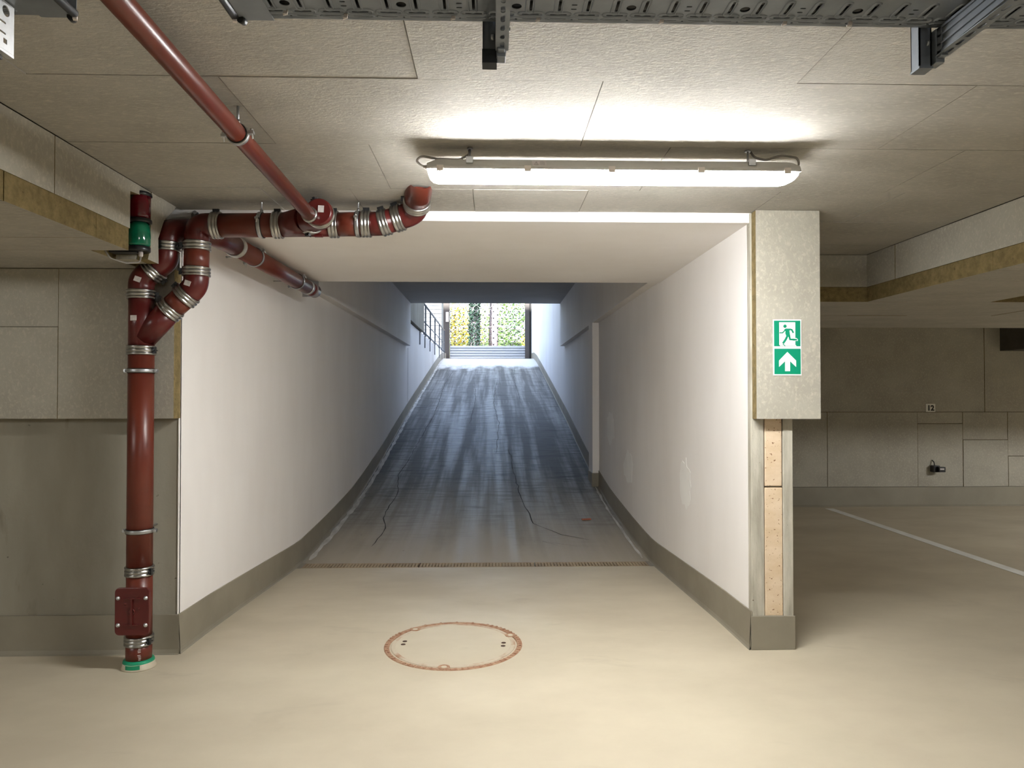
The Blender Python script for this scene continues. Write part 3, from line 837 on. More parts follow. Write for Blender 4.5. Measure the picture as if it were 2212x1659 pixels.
b.build('end_ring', 'zinc', wallp)
b = MB(); b.box(-1.55, -1.42, 5.842, 5.85, 2.16, 2.285)
b.build('end_flange', 'zinc', wallp, label='square steel end flange')

RD = 0.031
diag = thing('branch_pipe', (-0.862, 2.4, 2.245), 'slim red brown branch pipe coming from overhead towards the collector pipe', 'pipe')
sect([(-0.870, 0.3, 2.325), (-0.862, 3.375, 2.208)], diag, r=RD)
bracket((-0.8645, 2.43, 2.244), (0, 1, -0.038), diag, (-0.8645, 2.43, CZ), (1, 0, 0.12), r=RD)
b = MB()
b.lathe((-0.862, 3.352, 2.209), (0, 1, -0.03), [(0, RD), (0, RD + 0.006), (0.02, RD + 0.007), (0.03, RD + 0.002)], 28, cap0=False, cap1=False)
b.build('collar', 'steel', diag, label='steel collar')
axb = Vector((0.25, -1, 0.04)).normalized()
b = MB()
b.lathe((-0.826, 3.385, 2.228), (0.06, 1, -0.02), [(0, 0.058), (0.004, 0.064), (0.02, 0.065), (0.05, R)], 36)
b.tube(fillet([(-0.826, 3.43, 2.227), (-0.838, 3.50, 2.226), (-0.93, YP - 0.105, 2.226)], 0.06), R, 36)
b.build('reducer', 'reddark', diag, label='red cast reducer')
coupling((-0.829, 3.425, 2.227), (0.10, 1, 0), diag, screw=(-0.35, 0, 1))
coupling((-0.905, 3.555, 2.226), (-0.72, 0.7, 0), diag, screw=(0.2, -0.4, -0.8))
sticker((-0.812, 3.3835, 2.240), (0, -1, 0), (0.05, 0, 1), diag, 0.014, 0.016)

# ------------------------------------------------------------------ signal beacon in the beam cladding
BX, BY = -1.672, 3.412
t = thing('signal_beacon', (BX, BY, 2.04), 'red over green signal beacon tucked into a notch of the left ceiling beam', 'signal light')
b = MB(); b.lathe((BX, BY, 2.192), (0, 0, 1), [(0, 0.044), (0.02, 0.046), (0.06, 0.047), (0.108, 0.049)], 28); b.build('red_lens', 'glass_red', t, label='deep red lens')
b = MB(); b.lathe((BX, BY, 2.062), (0, 0, 1), [(0, 0.044), (0.01, 0.048), (0.05, 0.049), (0.09, 0.046), (0.112, 0.043)], 28); b.build('green_lens', 'glass_green', t, label='bright green lens')
for z in (2.172, 2.298):
    b = MB(); b.lathe((BX, BY, z), (0, 0, 1), [(0, 0.046), (0.003, 0.054), (0.017, 0.054), (0.021, 0.046)], 28); b.build('cap_ring', 'plastic', t)
b = MB(); b.lathe((BX, BY, 2.036), (0, 0, 1), [(0, 0.046), (0.004, 0.049), (0.022, 0.049), (0.026, 0.044)], 28); b.build('base_ring', 'plastic', t)
b = MB(); b.box(-1.80, BX, BY - 0.03, BY + 0.03, 2.03, 2.05); b.build('mounting_arm', 'plastic', t)
b = MB(); b.lathe((BX + 0.012, BY - 0.01, 2.012), (0, 0, 1), [(0, 0.007), (0.004, 0.010), (0.024, 0.010)], 10); b.build('cable_gland', 'sticker', t)
b = MB(); b.tube(fillet([(BX + 0.012, BY - 0.01, 2.015), (BX + 0.010, BY - 0.012, 1.985), (BX - 0.03, BY - 0.06, 1.972), (BX - 0.08, BY - 0.11, 1.985), (BX - 0.10, BY - 0.12, 2.03)], 0.03), 0.0042, 10)
b.build('cable', 'cable', t)

# fixing with wire between beam and lintel
t = thing('wall_fixing', (-1.55, 3.79, 2.30), 'small zinc bolt fixing in the dark corner above the left elbow', 'fixing')
b = MB(); b.lathe((-1.57, 3.80, 2.305), (0.3, -1, 0.2), [(0, 0.022), (0.01, 0.022), (0.01, 0.010), (0.05, 0.010)], 10); b.build('bolt', 'zinc', t)
b = MB(); b.tube(fillet([(-1.56, 3.77, 2.31), (-1.52, 3.74, 2.28), (-1.48, 3.76, 2.29), (-1.44, 3.80, 2.265)], 0.03), 0.008, 8); b.build('wire', 'rubber', t)

# ------------------------------------------------------------------ cable trays
def holed_plate(name, x0, x1, y0, y1, z, holes, m, parent, th=0.0008):
    cu = bpy.data.curves.new(name, 'CURVE')
    cu.dimensions = '2D'; cu.fill_mode = 'BOTH'; cu.extrude = th
    def spl(pts):
        s = cu.splines.new('POLY'); s.points.add(len(pts) - 1); s.use_cyclic_u = True
        for p, q in zip(s.points, pts): p.co = (q[0], q[1], 0, 1)
    spl([(x0, y0), (x1, y0), (x1, y1), (x0, y1)])
    for h in holes: spl(h)
    tmp = bpy.data.objects.new('tmp', cu); COL.objects.link(tmp)
    dg = bpy.context.evaluated_depsgraph_get(); dg.update()
    me = bpy.data.meshes.new_from_object(tmp.evaluated_get(dg))
    bpy.data.objects.remove(tmp); bpy.data.curves.remove(cu)
    me.transform(Matrix.Translation((0, 0, z)))
    me.name = name
    me.materials.clear(); me.materials.append(M[m])
    return link(name, me, parent)
def slot(cx, cy, L, w, horiz=True, n=4):
    r = w / 2; h = L / 2 - r; out = []
    for k in range(n + 1): a = -PI / 2 + PI * k / n; out.append((h + r * math.cos(a), r * math.sin(a)))
    for k in range(n + 1): a = PI / 2 + PI * k / n; out.append((-h + r * math.cos(a), r * math.sin(a)))
    return [(cx + (p if horiz else -q), cy + (q if horiz else p)) for p, q in out]
def circ(cx, cy, r, n=12): return [(cx + r * math.cos(2 * PI * k / n), cy + r * math.sin(2 * PI * k / n)) for k in range(n)]
def rim(b, loop, z, w=0.0022, d=0.0016):
    n = len(loop); cx = sum(p[0] for p in loop) / n; cy = sum(p[1] for p in loop) / n
    rings = []
    for s, dz in ((0, 0), (0.5, -d), (1.0, 0)):
        ring = []
        for i in range(n):
            p0, p1, p2 = Vector(loop[i - 1]), Vector(loop[i]), Vector(loop[(i + 1) % n])
            t = (p2 - p0).normalized(); nn = Vector((t.y, -t.x))
            if nn.dot(p1 - Vector((cx, cy))) < 0: nn = -nn
            q = p1 + nn * w * s
            ring.append((q.x, q.y, z + dz))
        rings.append(ring)
    vs = sum(rings, []); fs = []
    for k in range(2):
        for i in range(n): fs.append((k * n + i, k * n + (i + 1) % n, (k + 1) * n + (i + 1) % n, (k + 1) * n + i))
    b.add(vs, fs, 0, True)

TZ, TY1, TY0 = 2.17, 1.534, 1.234
def tray(x0, x1, label, hx0, hx1):
    t = thing('cable_tray', ((x0 + x1) / 2, (TY0 + TY1) / 2, TZ), label, 'cable tray')
    holes, b = [], MB()
    x = hx0
    i = 0
    while x < hx1:
        for yb, s in ((TY1, -1), (TY0, 1)):
            holes.append(slot(x - 0.030, yb + s * 0.0155, 0.034, 0.0032)); holes.append(slot(x + 0.030, yb + s * 0.0155, 0.034, 0.0032))
            holes.append(circ(x, yb + s * 0.0122, 0.0026))
            tri = [(x - 0.052, yb + s * 0.0185), (x - 0.056, yb + s * 0.0160), (x - 0.052, yb + s * 0.0135), (x - 0.015, yb + s * 0.0085), (x + 0.015, yb + s * 0.0085), (x + 0.052, yb + s * 0.0135), (x + 0.056, yb + s * 0.0160), (x + 0.052, yb + s * 0.0185)]
            rim(b, tri, TZ - 0.0008, 0.0028, 0.0022)
            for dx in (-0.03, 0.03):
                holes.append(slot(x + dx, yb + s * 0.0315, 0.036, 0.0042))
                rim(b, slot(x + dx, yb + s * 0.0335, 0.050, 0.0125), TZ - 0.0008, 0.0036, 0.0036)
                holes.append(slot(x + dx, yb + s * 0.068, 0.044, 0.0062, False))
                rim(b, slot(x + dx - 0.002, yb + s * 0.067, 0.056, 0.014, False), TZ - 0.0008, 0.0036, 0.0036)
            if i % 2 == 0: holes.append(circ(x, yb + s * 0.062, 0.0105, 16))
            else:
                holes.append(slot(x, yb + s * 0.054, 0.012, 0.004)); holes.append(slot(x, yb + s * 0.070, 0.012, 0.004))
        i += 1
        x += 0.12
    holed_plate('tray_bottom', x0, x1, TY0, TY1, TZ, holes, 'tray', t)
    b.build('embossing', 'tray', t, kind='stuff')
    for y, s in ((TY1, -1), (TY0, 1)):
        b = MB(); b.box(x0, x1, y - 0.0008, y + 0.0008, TZ, TZ + 0.06); b.box(x0, x1, min(y, y + s * 0.012), max(y, y + s * 0.012), TZ + 0.058, TZ + 0.06)
        b.build('side_wall', 'tray', t)
    xe = x0 if x0 > -0.8 else x1
    sg = 1 if x0 > -0.8 else -1
    b = MB(); b.box(min(xe, xe + sg * 0.075), max(xe, xe + sg * 0.075), TY0 - 0.002, TY1 + 0.0025, TZ - 0.0042, TZ - 0.0022); b.build('end_plate', 'tray', t)
    b = MB()
    b.tube([(xe - sg * 0.004, TY0, TZ - 0.004), (xe - sg * 0.004, TY1 - 0.014, TZ - 0.004)], 0.009, 10)
    b.build('edge_guard', 'rubber', t, label='black rubber edge guard')
    b = MB(); b.tube([(xe + sg * 0.006, TY1 - 0.010, TZ - 0.008), (xe + sg * 0.010, TY1 + 0.006, TZ - 0.006)], 0.008, 10); b.build('edge_guard', 'rubber', t, label='black rubber edge guard')
    b = MB(); b.obox((xe - sg * 0.004, TY1 - 0.012, TZ - 0.010), (1, 0.4, 0), (-0.4, 1, 0), (0, 0, 1), 0.004, 0.005, 0.006); b.build('bolt', 'sticker', t)
    return t
tray(-0.545, 2.6, 'perforated dark steel cable tray running across overhead to the right', -0.43, 1.62)
tray(-2.9, -0.888, 'short end of perforated cable tray in the top left corner', -2.5, -1.0)
for k, (y, r, x0, x1) in enumerate(((1.482, 0.017, -0.49, 2.55), (1.450, 0.013, -0.40, 2.5), (1.420, 0.016, -0.40, 2.5), (1.385, 0.016, -0.40, 2.5), (1.35, 0.014, -0.40, 2.5))):
    b = MB(); b.tube([(x0, y, TZ + 0.0015 + r), ((x0 + x1) / 2, y + 0.004, TZ + 0.0015 + r), (x1, y, TZ + 0.0015 + r)], r, 12)
    b.build('power_cable', 'plastic', label='black power cable inside the overhead tray, %s from its far edge' % ('first', 'second', 'third', 'fourth', 'fifth')[k], cat='cable', group='cables inside the overhead tray')
# cable tie ends poking through the slots
TIES = [(-0.435, 1.500), (-0.312, 1.512), (-0.083, 1.510), (0.098, 1.512), (0.364, 1.512), (0.632, 1.513), (0.775, 1.513), (1.075, 1.508)]
nth = ['first', 'second', 'third', 'fourth', 'fifth', 'sixth', 'seventh', 'eighth']
for k, (x, y) in enumerate(TIES):
    b = MB(); b.obox((x, y, TZ - 0.003), (1, 0, 0), (0, 1, 0), (0.15, 0, 1), 0.0042, 0.002, 0.0065); b.obox((x - 0.002, y + 0.002, TZ - 0.008), (1, 0, 0.3), (0, 1, 0), (-0.3, 0, 1), 0.005, 0.0015, 0.002)
    b.build('cable_tie', 'sticker', label='cream cable tie tail poking out of the overhead tray, %s from its left end' % nth[k], cat='cable tie', group='cable tie tails under the tray')

# brackets that carry the tray
def tray_bracket(x, label, cap):
    t = thing('tray_bracket', (x, 1.57, CZ), label, 'bracket')
    y0, y1 = 1.540, 1.572
    zb = 2.084
    b = MB()
    b.box(x, x + 0.013, y0, y0 + 0.003, zb, CZ); b.box(x + 0.013, x + 0.030, y0 + 0.004, y0 + 0.007, zb, CZ)
    b.box(x, x + 0.003, y0, y1, zb, CZ); b.box(x + 0.027, x + 0.030, y0 + 0.004, y1, zb, CZ)
    b.box(x, x + 0.030, y1 - 0.003, y1, zb, CZ)
    b.build('stem', 'tray', t)
    b = MB(); b.box(x - 0.001, x + 0.031, y0 - 0.001, y1 + 0.001, zb - 0.002, zb + (0.028 if cap else 0.003)); b.build('end_cap', 'plastic' if cap else 'tray', t)
    xa = x + 0.032
    b = MB()
    b.box(xa, xa + 0.016, 1.512, 1.540, 2.098, 2.165)
    b.box(xa - 0.002, xa + 0.018, 1.528, 1.560, 2.09, 2.165)
    b.build('head_plate', 'tray', t, bevel=0.002)
    # arm: ribbed channel tapering towards its free end
    ys = [(1.545, 2.106), (1.15, 2.118)]
    b = MB()
    for za, zc, dx in ((0.0, 0.10, 0.0), (0.10, 0.30, 0.004), (0.30, 0.38, 0.0), (0.38, 0.62, 0.004), (0.62, 0.70, 0.0), (0.70, 0.90, 0.004), (0.90, 1.0, 0.0)):
        def zz(i, f): zbm = ys[i][1]; return zbm + (2.1640 - zbm) * f
        v = []
        for i in (0, 1):
            for f in (za, zc):
                v += [(xa + dx, ys[i][0], zz(i, f)), (xa + 0.020, ys[i][0], zz(i, f))]
        b.add(v, [(0, 1, 3, 2), (4, 6, 7, 5), (0, 2, 6, 4), (1, 5, 7, 3), (0, 4, 5, 1), (2, 3, 7, 6)])
    b.build('arm', 'tray', t)
    # bottom flange with long slots
    hs = [slot(xa + 0.010, 1.50 - k * 0.034, 0.024, 0.009, False) for k in range(10)]
    o = holed_plate('arm_flange', xa - 0.004, xa + 0.024, 1.16, 1.528, 2.104, hs, 'tray', t)
    b = MB(); b.lathe((xa + 0.016, 1.53, 2.15), (1, 0, 0), [(0, 0.007), (0.006, 0.007), (0.006, 0.004), (0.012, 0.004)], 8)
    b.lathe((xa - 0.008, 1.545, 2.14), (-1, 0, 0), [(0, 0.007), (0.006, 0.007)], 8); b.build('bolt', 'galv', t)
    return t
tray_bracket(-0.022, 'dark tray bracket hanging in the middle of the picture, black capped stem', True)
tray_bracket(0.943, 'dark tray bracket hanging on the right, with a bare ribbed arm', False)
# bright perforated plate at the left edge
t = thing('tray_hanger', (-1.0, 1.4, 2.1), 'bright galvanised slotted hanger plate under the tray at the left edge', 'bracket')
hol = [circ(0.080, 0.036, 0.011, 16), slot(-0.01, 0.010, 0.18, 0.004), slot(-0.01, -0.012, 0.18, 0.004), [(0.073, -0.032), (0.084, -0.032), (0.084, -0.022), (0.073, -0.022)], slot(0.0, -0.028, 0.10, 0.02)]
o = holed_plate('slotted_plate', -0.25, 0.105, -0.045, 0.055, 0, hol, 'galv', t, 0.001)
o.matrix_parent_inverse = Matrix()
o.data.transform(Matrix(((0, 0, 1, 0.0), (1, 0, 0, 0), (0, 1, 0, 0.012), (0, 0, 0, 1))))
b = MB(); b.box(-1.012, -0.998, 1.15, 1.504, 2.060, 2.066); b.build('lower_flange', 'galv', t)
b = MB(); b.box(-1.03, -1.012, 1.15, 1.49, 2.052, 2.072); b.build('rubber_foot', 'plastic', t)

# ------------------------------------------------------------------ escape signs
SX0, SX1, SZ0, SZ1 = 1.483, 1.634, 1.4625, 1.759
def sp(u, v):   # drawing units 407..750 x 272..958 to sign plane
    return (SX0 + (u - 407) / 343 * (SX1 - SX0), SZ1 - (v - 272) / 686 * (SZ1 - SZ0))
t = thing('escape_sign', ((SX0 + SX1) / 2, 3.73, SZ0), 'green and white emergency exit sign with running figure and upward arrow on the pier', 'sign')
def flat(name, polys, y, m, parent, th=0.0006):
    b = MB()
    for p in polys: b.prism([sp(*q) for q in p], 'y', y - th, y)
    return b.build(name, m, parent)
flat('backing', [[(407, 272), (750, 272), (750, 958), (407, 958)]], 3.7298, 'swhite', t, 0.003)
flat('green_field', [[(418, 286), (738, 286), (738, 600), (418, 600)]], 3.7266, 'sgreen', t)
flat('green_field', [[(420, 630), (740, 630), (740, 942), (420, 942)]], 3.7266, 'sgreen', t)
flat('door_symbol', [[(480, 306), (675, 306), (675, 500), (690, 500), (706, 516), (707, 534), (675, 534), (675, 580), (690, 597), (492, 597), (480, 580)]], 3.7259, 'swhite', t)
flat('arrow_symbol', [[(578, 670), (683, 775), (683, 853), (610, 783), (610, 905), (549, 905), (549, 783), (476, 853), (476, 775)]], 3.7259, 'swhite', t)
def stroke(pts, w):
    L_, R_ = [], []
    P = [Vector(p) for p in pts]
    for i, p in enumerate(P):
        if i == 0: d = (P[1] - P[0]).normalized()
        elif i == len(P) - 1: d = (P[-1] - P[-2]).normalized()
        else: d = ((P[i] - P[i - 1]).normalized() + (P[i + 1] - P[i]).normalized()).normalized()
        n = Vector((-d.y, d.x)) * w / 2
        L_.append(tuple(p + n)); R_.append(tuple(p - n))
    return L_ + R_[::-1]
polys = [circ(550, 355, 21, 16),
         [(540, 392), (562, 383), (618, 384), (628, 400), (604, 408), (612, 470), (596, 486), (566, 478), (552, 440), (556, 420)],
         stroke([(606, 393), (632, 398), (652, 437)], 21), stroke([(556, 398), (520, 436), (482, 436)], 15),
         stroke([(582, 468), (556, 520), (524, 566)], 26), stroke([(600, 466), (610, 516), (660, 519)], 25),
         [(655, 507), (690, 512), (703, 526), (655, 532)], [(512, 570), (532, 572), (556, 597), (545, 599)]]
b = MB()
for i, p in enumerate(polys): b.prism([sp(*q) for q in p], 'y', 3.7246 - 0.00005 * i, 3.7252)
b.build('running_figure', 'sgreen', t)

# parking bay number
t = thing('bay_number_plate', (5.361, 8.59, 1.15), 'small pale plate reading 12 on the far wall', 'sign')
b = MB(); b.box(5.303, 5.419, 8.588, 8.594, 1.152, 1.250); b.build('plate', 'numplate', t)
fc = bpy.data.curves.new('digits', 'FONT'); fc.body = '12'; fc.size = 0.088; fc.align_x = 'CENTER'; fc.extrude = 0.0006; fc.offset = 0.0042
tmp = bpy.data.objects.new('tmp', fc); COL.objects.link(tmp)
dg = bpy.context.evaluated_depsgraph_get(); dg.update()
me = bpy.data.meshes.new_from_object(tmp.evaluated_get(dg)); bpy.data.objects.remove(tmp)
me.transform(Matrix.Translation((5.361, 8.587, 1.170)) @ Matrix.Rotation(PI / 2, 4, 'X'))
me.materials.clear(); me.materials.append(M['sink'])
link('digits', me, t)

# socket on the far wall
t = thing('wall_socket', (5.39, 8.55, 0.41), 'black wall socket with a white label low on the far wall', 'socket')
b = MB(); b.box(5.35, 5.43, 8.52, 8.594, 0.42, 0.50); b.build('socket_body', 'plastic', t, bevel=0.006)
b = MB(); b.box(5.39, 5.47, 8.475, 8.52, 0.425, 0.49); b.build('socket_cover', 'plastic', t, bevel=0.006)
b = MB(); b.box(5.40, 5.45, 8.472, 8.475, 0.455, 0.472); b.build('label_strip', 'sticker', t)
b = MB(); b.tube(fillet([(5.385, 8.56, 0.50), (5.385, 8.57, 0.54), (5.376, 8.594, 0.56)], 0.02), 0.006, 8); b.build('cable', 'plastic', t)

# parking line
b = MB(); b.prism([(3.975, 8.44), (4.075, 8.44), (4.085, 0.0), (3.985, 0.0)], 'z', 0.0005, 0.002)
b.build('parking_line', 'line', label='white parking bay line on the dark floor on the right', cat='floor marking')

# ------------------------------------------------------------------ manhole cover
MX, MY = -0.212, 3.915
t = thing('manhole_cover', (MX, MY, 0), 'round manhole cover with a rusty iron frame sunk in the beige floor', 'manhole cover')
b = MB(); b.lathe((MX, MY, -0.03), (0, 0, 1), [(0, 0.374), (0.0315, 0.374), (0.0335, 0.371), (0.0335, 0.350), (0.0300, 0.346), (0.0, 0.346)], 72, cap0=False, cap1=False, smooth=False)
fr = b.build('frame', 'rust', t, label='rusty iron frame ring')
b = MB()
for k in range(72):
    a = 2 * PI * k / 72
    deg = math.degrees(a) % 360
    if 60 < deg < 150 and k % 3: continue
    u = Vector((math.cos(a), math.sin(a), 0)); w = Vector((-u.y, u.x, 0))
    b.obox(Vector((MX, MY, 0.0045)) + u * 0.3625, u, w, (0, 0, 1), 0.0085, 0.006, 0.0018)
b.build('frame_teeth', 'rust', t, kind='stuff')
b = MB(); b.lathe((MX, MY, -0.02), (0, 0, 1), [(0, 0.337), (0.0225, 0.337), (0.0245, 0.334), (0.0245, 0.315), (0.0235, 0.312)], 72, smooth=False, cap1=False); b.build('cover_rim', 'rustrim', t)
b = MB(); b.lathe((MX, MY, -0.02), (0, 0, 1), [(0, 0.31), (0.0236, 0.314), (0.0238, 0.30), (0.0242, 0.10)], 72, smooth=False); cvr = b.build('cover', 'floor', t, label='beige coated cover disc')
for a in (134, 22, 265):
    u = Vector((math.cos(math.radians(a)), math.sin(math.radians(a)), 0))
    b = MB(); b.lathe(Vector((MX, MY, 0.003)) + u * 0.337, (0, 0, 1), [(0, 0.030), (0.0035, 0.030), (0.004, 0.024), (0.002, 0.020)], 20, smooth=False); b.build('lug', 'rust', t)
    b = MB(); b.lathe(Vector((MX, MY, 0.0048)) + u * 0.337, (0, 0, 1), [(0, 0.015), (0.002, 0.014)], 14, smooth=False); b.build('lug_bolt', 'floor', t)
for a in (176, -4):
    u = Vector((math.cos(math.radians(a)), math.sin(math.radians(a)), 0)); w = Vector((-u.y, u.x, 0))
    for s in (-1, 1):
        b = MB(); b.lathe(Vector((MX, MY, 0.0042)) + u * 0.272 + w * s * 0.024, (0, 0, 1), [(0, 0.013), (0.0008, 0.013)], 14, smooth=False); b.build('key_hole', 'hole', t)

# drain grating at the foot of the ramp
t = thing('drain_grating', (-0.13, 6.11, -0.09), 'low steel drain grating across the foot of the ramp', 'drain')
for x0, x1 in ((-1.60, -0.623), (-0.617, 0.36), (0.366, 1.33)):
    b = MB()
    b.box(x0, x1, 6.03, 6.05, -0.12, -0.089); b.box(x0, x1, 6.17, 6.19, -0.12, -0.089)
    x = x0
    while x < x1 - 0.01:
        b.box(x, min(x + 0.020, x1), 6.05, 6.17, -0.115, -0.0895); x += 0.027
    b.build('grate', 'grate', t)
for x0, x1 in ((XL, -1.60), (1.33, XR)):
    b = MB(); b.box(x0, x1, 6.02, 6.20, -0.16, -0.088); b.build('channel_end', 'base', t)
b = MB(); b.obox((-0.62, 6.11, -0.0885), (1, 0, 0), (0, 1, 0), (0, 0, 1), 0.004, 0.075, 0.001); b.build('grate_joint', 'hole', t)

# debris on the ramp foot
b = MB(); b.obox((1.02, 7.75, ramp_z(7.75) + 0.008), (1, 0.2, 0), (-0.2, 1, 0), (0, 0, 1), 0.05, 0.018, 0.006)
b.build('red_scrap', 'leafr', label='flat dull red scrap lying on the ramp by the right wall', cat='litter')

# ------------------------------------------------------------------ gate and railing at the top of the ramp
GY = 25.4
t = thing('ramp_gate', (-0.2, GY, 2.63), 'metal gate at the top of the ramp, ribbed foot panel under open mesh', 'gate')
b = MB(); b.box(-1.745, -1.535, GY - 0.08, GY + 0.12, 2.62, 5.3); b.build('gate_post', 'gatepost', t)
b = MB(); b.box(1.155, 1.31, GY - 0.08, GY + 0.12, 2.62, 5.3); b.build('gate_post', 'gatepost', t)
b = MB(); b.box(1.31, 1.39, GY - 0.02, GY + 0.12, 2.62, 5.3); b.build('gate_jamb', 'rubber', t)
b = MB(); b.box(-1.745, 1.33, GY - 0.08, GY + 0.12, 5.1, 5.4); b.build('gate_header', 'gatepost', t)
b = MB()
pr = [(GY + 0.05, 2.632), (GY, 2.632)]
z = 2.65
for k in range(5):
    for f, d in ((0.0, 0.0), (0.12, -0.035), (0.45, -0.045), (0.78, -0.035), (0.9, 0.0)): pr.append((GY + d, z + f * 0.092))
    z += 0.092
pr += [(GY, 3.11), (GY + 0.05, 3.11)]
b.prism(pr, 'x', -1.50, 1.155)
b.build('foot_panel', 'gatepanel', t, label='ribbed pale foot panel')
b = MB(); b.box(-1.52, -1.50, GY - 0.02, GY + 0.05, 2.63, 5.1); b.build('guide_rail', 'gatepanel', t)
b = MB()
px, pz = 0.152, 0.118
cols = int(2.64 / px) + 1
nodes = []
for i in range(cols + 1):
    for j in range(18):
        x = -1.49 + i * px; zz = 3.15 + j * pz
        if (i + j) % 2 == 0: nodes.append((i, j, x, zz))
for i, j, x, zz in nodes:
    for di, dj in ((1, 1), (1, -1)):
        if 0 <= i + di <= cols and 0 <= j + dj < 18:
            b.tube([(x, GY, zz), (x + px * di, GY, zz + pz * dj)], 0.0055, 5, caps=False)
b.build('wire_mesh', 'gatemesh', t, kind='stuff')
b = MB()
for i, j, x, zz in nodes: b.lathe((x, GY + 0.012, zz), (0, -1, 0), [(0, 0.030), (0.024, 0.026)], 6, smooth=False)
b.build('mesh_knots', 'gatenode', t, kind='stuff')
b = MB(); b.box(-1.66, -1.555, GY - 0.11, GY - 0.08, 3.95, 4.30); b.build('control_box', 'sticker', t, label='pale box on the left post')
b = MB(); b.box(-1.735, -1.70, GY - 0.10, GY - 0.08, 3.5, 3.56); b.box(-1.735, -1.70, GY - 0.10, GY - 0.08, 3.62, 3.66); b.build('post_switch', 'gatepanel', t)

t = thing('railing', (XL - 0.02, 20, 2.8), 'steel railing with thin posts along the top of the left ramp wall', 'railing')
RX = XL - 0.03
for z, r, nm in ((3.60, 0.024, 'handrail'), (3.16, 0.014, 'middle_rail'), (2.885, 0.022, 'bottom_rail')):
    b = MB(); b.tube([(RX, 16.72, z), (RX, 24.9, z)], r, 8); b.build(nm, 'rail', t)
for y in (16.75, 17.95, 19.35, 20.9, 22.6, 23.8, 24.8):
    b = MB(); b.box(RX - 0.02, RX + 0.02, y - 0.02, y + 0.02, 2.80, 3.60); b.build('post', 'rail', t)
    b = MB(); b.box(XL + 0.001, XL + 0.022, y - 0.6, y - 0.56, 2.50, 2.84); b.box(RX, XL + 0.022, y - 0.6, y - 0.56, 2.82, 2.86); b.build('side_bracket', 'rail', t)

# ------------------------------------------------------------------ outside
b = MB()
b.box(-40, 40, 25.4, 90, 2.0, 2.63)
b.box(-40, XL - 0.25, 12, 25.4, 2.0, 2.72)
b.build('ground', 'outground', label='ground strewn with leaves beyond the gate', cat='ground', kind='structure')
t = thing('house', (-5, 30, 2.7), 'pale house wall of horizontal boards beyond the railing', 'house')
b = MB(); b.box(-12, -2.15, 30.06, 34, 2.6, 8); b.build('wall', 'siding', t)
for k in range(24):
    z = 2.75 + k * 0.17
    b = MB(); b.prism([(30.06, z), (30.03, z), (30.05, z + 0.163), (30.06, z + 0.163)], 'x', -12, -2.15); b.build('plank', 'siding', t)

def leaves(n, fn, size):
    vs, fs = [], []
    for _ in range(n):
        c = Vector(fn())
        d = Vector((random.gauss(0, 1), random.gauss(0, 1), random.gauss(0, 1))).normalized()
        u = d.orthogonal().normalized(); w = d.cross(u)
        s = size * random.uniform(0.6, 1.3)
        o = len(vs)
        vs += [c - u * s, c + w * s * 0.55, c + u * s, c - w * s * 0.55]
        fs.append((o, o + 1, o + 2, o + 3))
    b = MB(); b.v, b.f, b.mi, b.sm = [tuple(v) for v in vs], [list(f) for f in fs], [0] * len(fs), [False] * len(fs)
    return b
def blob(cx, cy, cz, rx, ry, rz):
    def f():
        while True:
            p = (random.uniform(-1, 1), random.uniform(-1, 1), random.uniform(-1, 1))
            if p[0] ** 2 + p[1] ** 2 + p[2] ** 2 < 1: return (cx + p[0] * rx, cy + p[1] * ry, cz + p[2] * rz)
    return f
def trunk(name, x, y, r, h, m, parent, lean=0.1):
    b = MB(); b.tube([(x, y, 2.5), (x + lean * 0.2, y, 2.5 + h * 0.3), (x + lean * 0.6, y, 2.5 + h * 0.65), (x + lean, y, 2.5 + h)], [r * 1.25, r, r * 0.85, r * 0.6], 14)
    return b.build(name, m, parent)
t = thing('ivy_tree', (-0.80, 31, 2.63), 'tree trunk wrapped in dark ivy straight behind the gate', 'tree')
trunk('trunk', -0.80, 31, 0.17, 7, 'bark', t, 0.05)
def ivyf():
    a = random.uniform(0, 2 * PI); r = random.uniform(0.17, 0.25); z = random.uniform(2.65, 8.5)
    return (-0.79 + r * math.cos(a), 31 + r * math.sin(a), z)
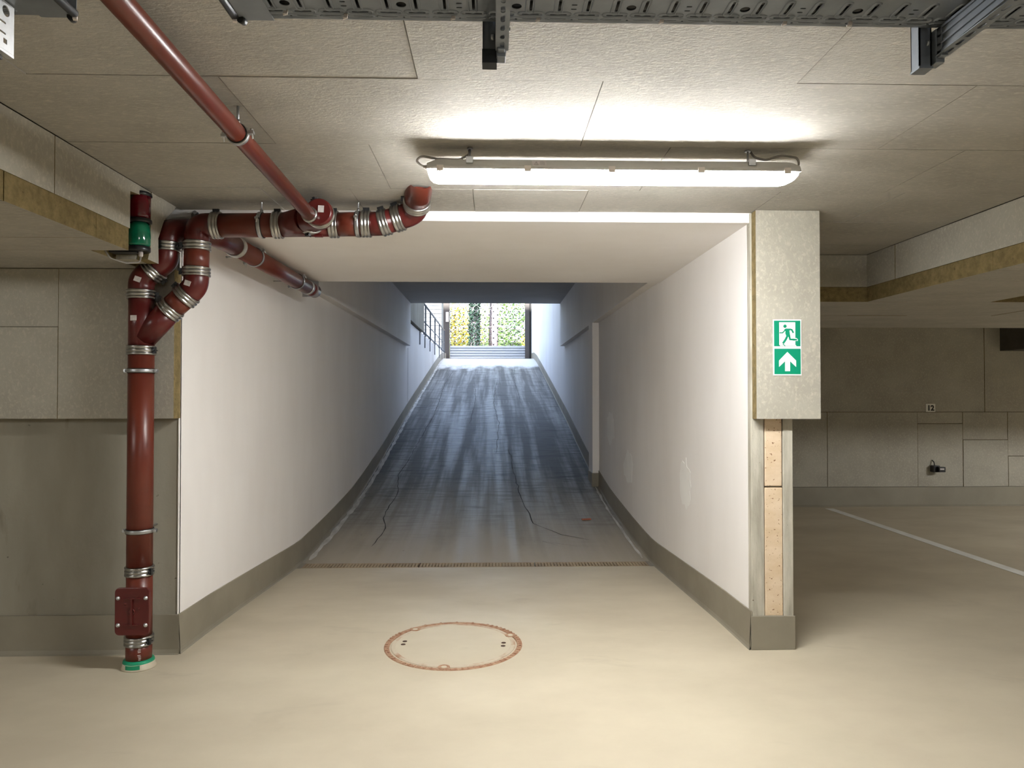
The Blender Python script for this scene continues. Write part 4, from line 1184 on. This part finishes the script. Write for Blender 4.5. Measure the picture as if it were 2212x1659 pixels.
leaves(5200, ivyf, 0.06).build('ivy', 'ivy', t, label='dark ivy on the trunk', kind='stuff')
b = MB(); b.tube([(-0.7, 31, 4.25), (0.2, 30.9, 4.33), (1.0, 30.7, 4.2), (1.6, 30.5, 4.0)], [0.03, 0.022, 0.018, 0.008], 8); b.tube([(-0.8, 31, 4.3), (-1.4, 31, 4.3), (-2.0, 31.1, 4.0)], [0.025, 0.018, 0.008], 8); b.build('branch', 'bark', t)
t = thing('bare_tree', (0.02, 33, 2.63), 'greyish tree trunk right of the ivy covered one', 'tree')
trunk('trunk', 0.02, 33, 0.20, 8, 'bark', t, 0.15)
leaves(2500, blob(1.2, 33.3, 7.5, 2.8, 1.5, 2.2), 0.09).build('foliage', 'leafg', t, kind='stuff')
for x, y, rx, rz, n, m, lab in ((-2.0, 36, 1.6, 1.9, 2600, 'leafy', 'yellow autumn shrub at the left behind the gate'),
                                (0.95, 37, 1.5, 2.2, 2800, 'leafg', 'green shrub behind the right half of the gate'),
                                (2.4, 35, 1.0, 1.6, 1500, 'leafy', 'yellow green shrub at the right end behind the gate'),
                                (-0.9, 40, 2.2, 2.6, 2600, 'leafg', 'pale green bush far behind the ivy covered trunk')):
    t = thing('shrub', (x, y, 2.63), lab, 'shrub')
    trunk('stem', x, y, 0.05, 1.6, 'bark', t)
    leaves(n, blob(x, y, 2.6 + rz * 0.85, rx, 0.9, rz), 0.075).build('foliage', m, t, kind='stuff')
b = leaves(900, lambda: (random.uniform(0.6, 3.0), random.uniform(29, 31), 2.63 + random.uniform(0, 0.35)), 0.06)
b.build('ground_cover', 'leafr', label='low red leaved ground cover beyond the gate on the right', cat='plants', kind='stuff')
t = thing('garden_house', (-2, 60, 2.63), 'small grey roofed house far beyond the trees', 'house')
b = MB(); b.box(-3.6, 2.0, 55, 60, 2.6, 5.4); b.build('wall', 'siding', t)
b = MB(); b.prism([(-4.0, 5.4), (2.4, 5.4), (-0.8, 8.0)], 'y', 54.7, 60.3); b.build('roof', 'roof', t)
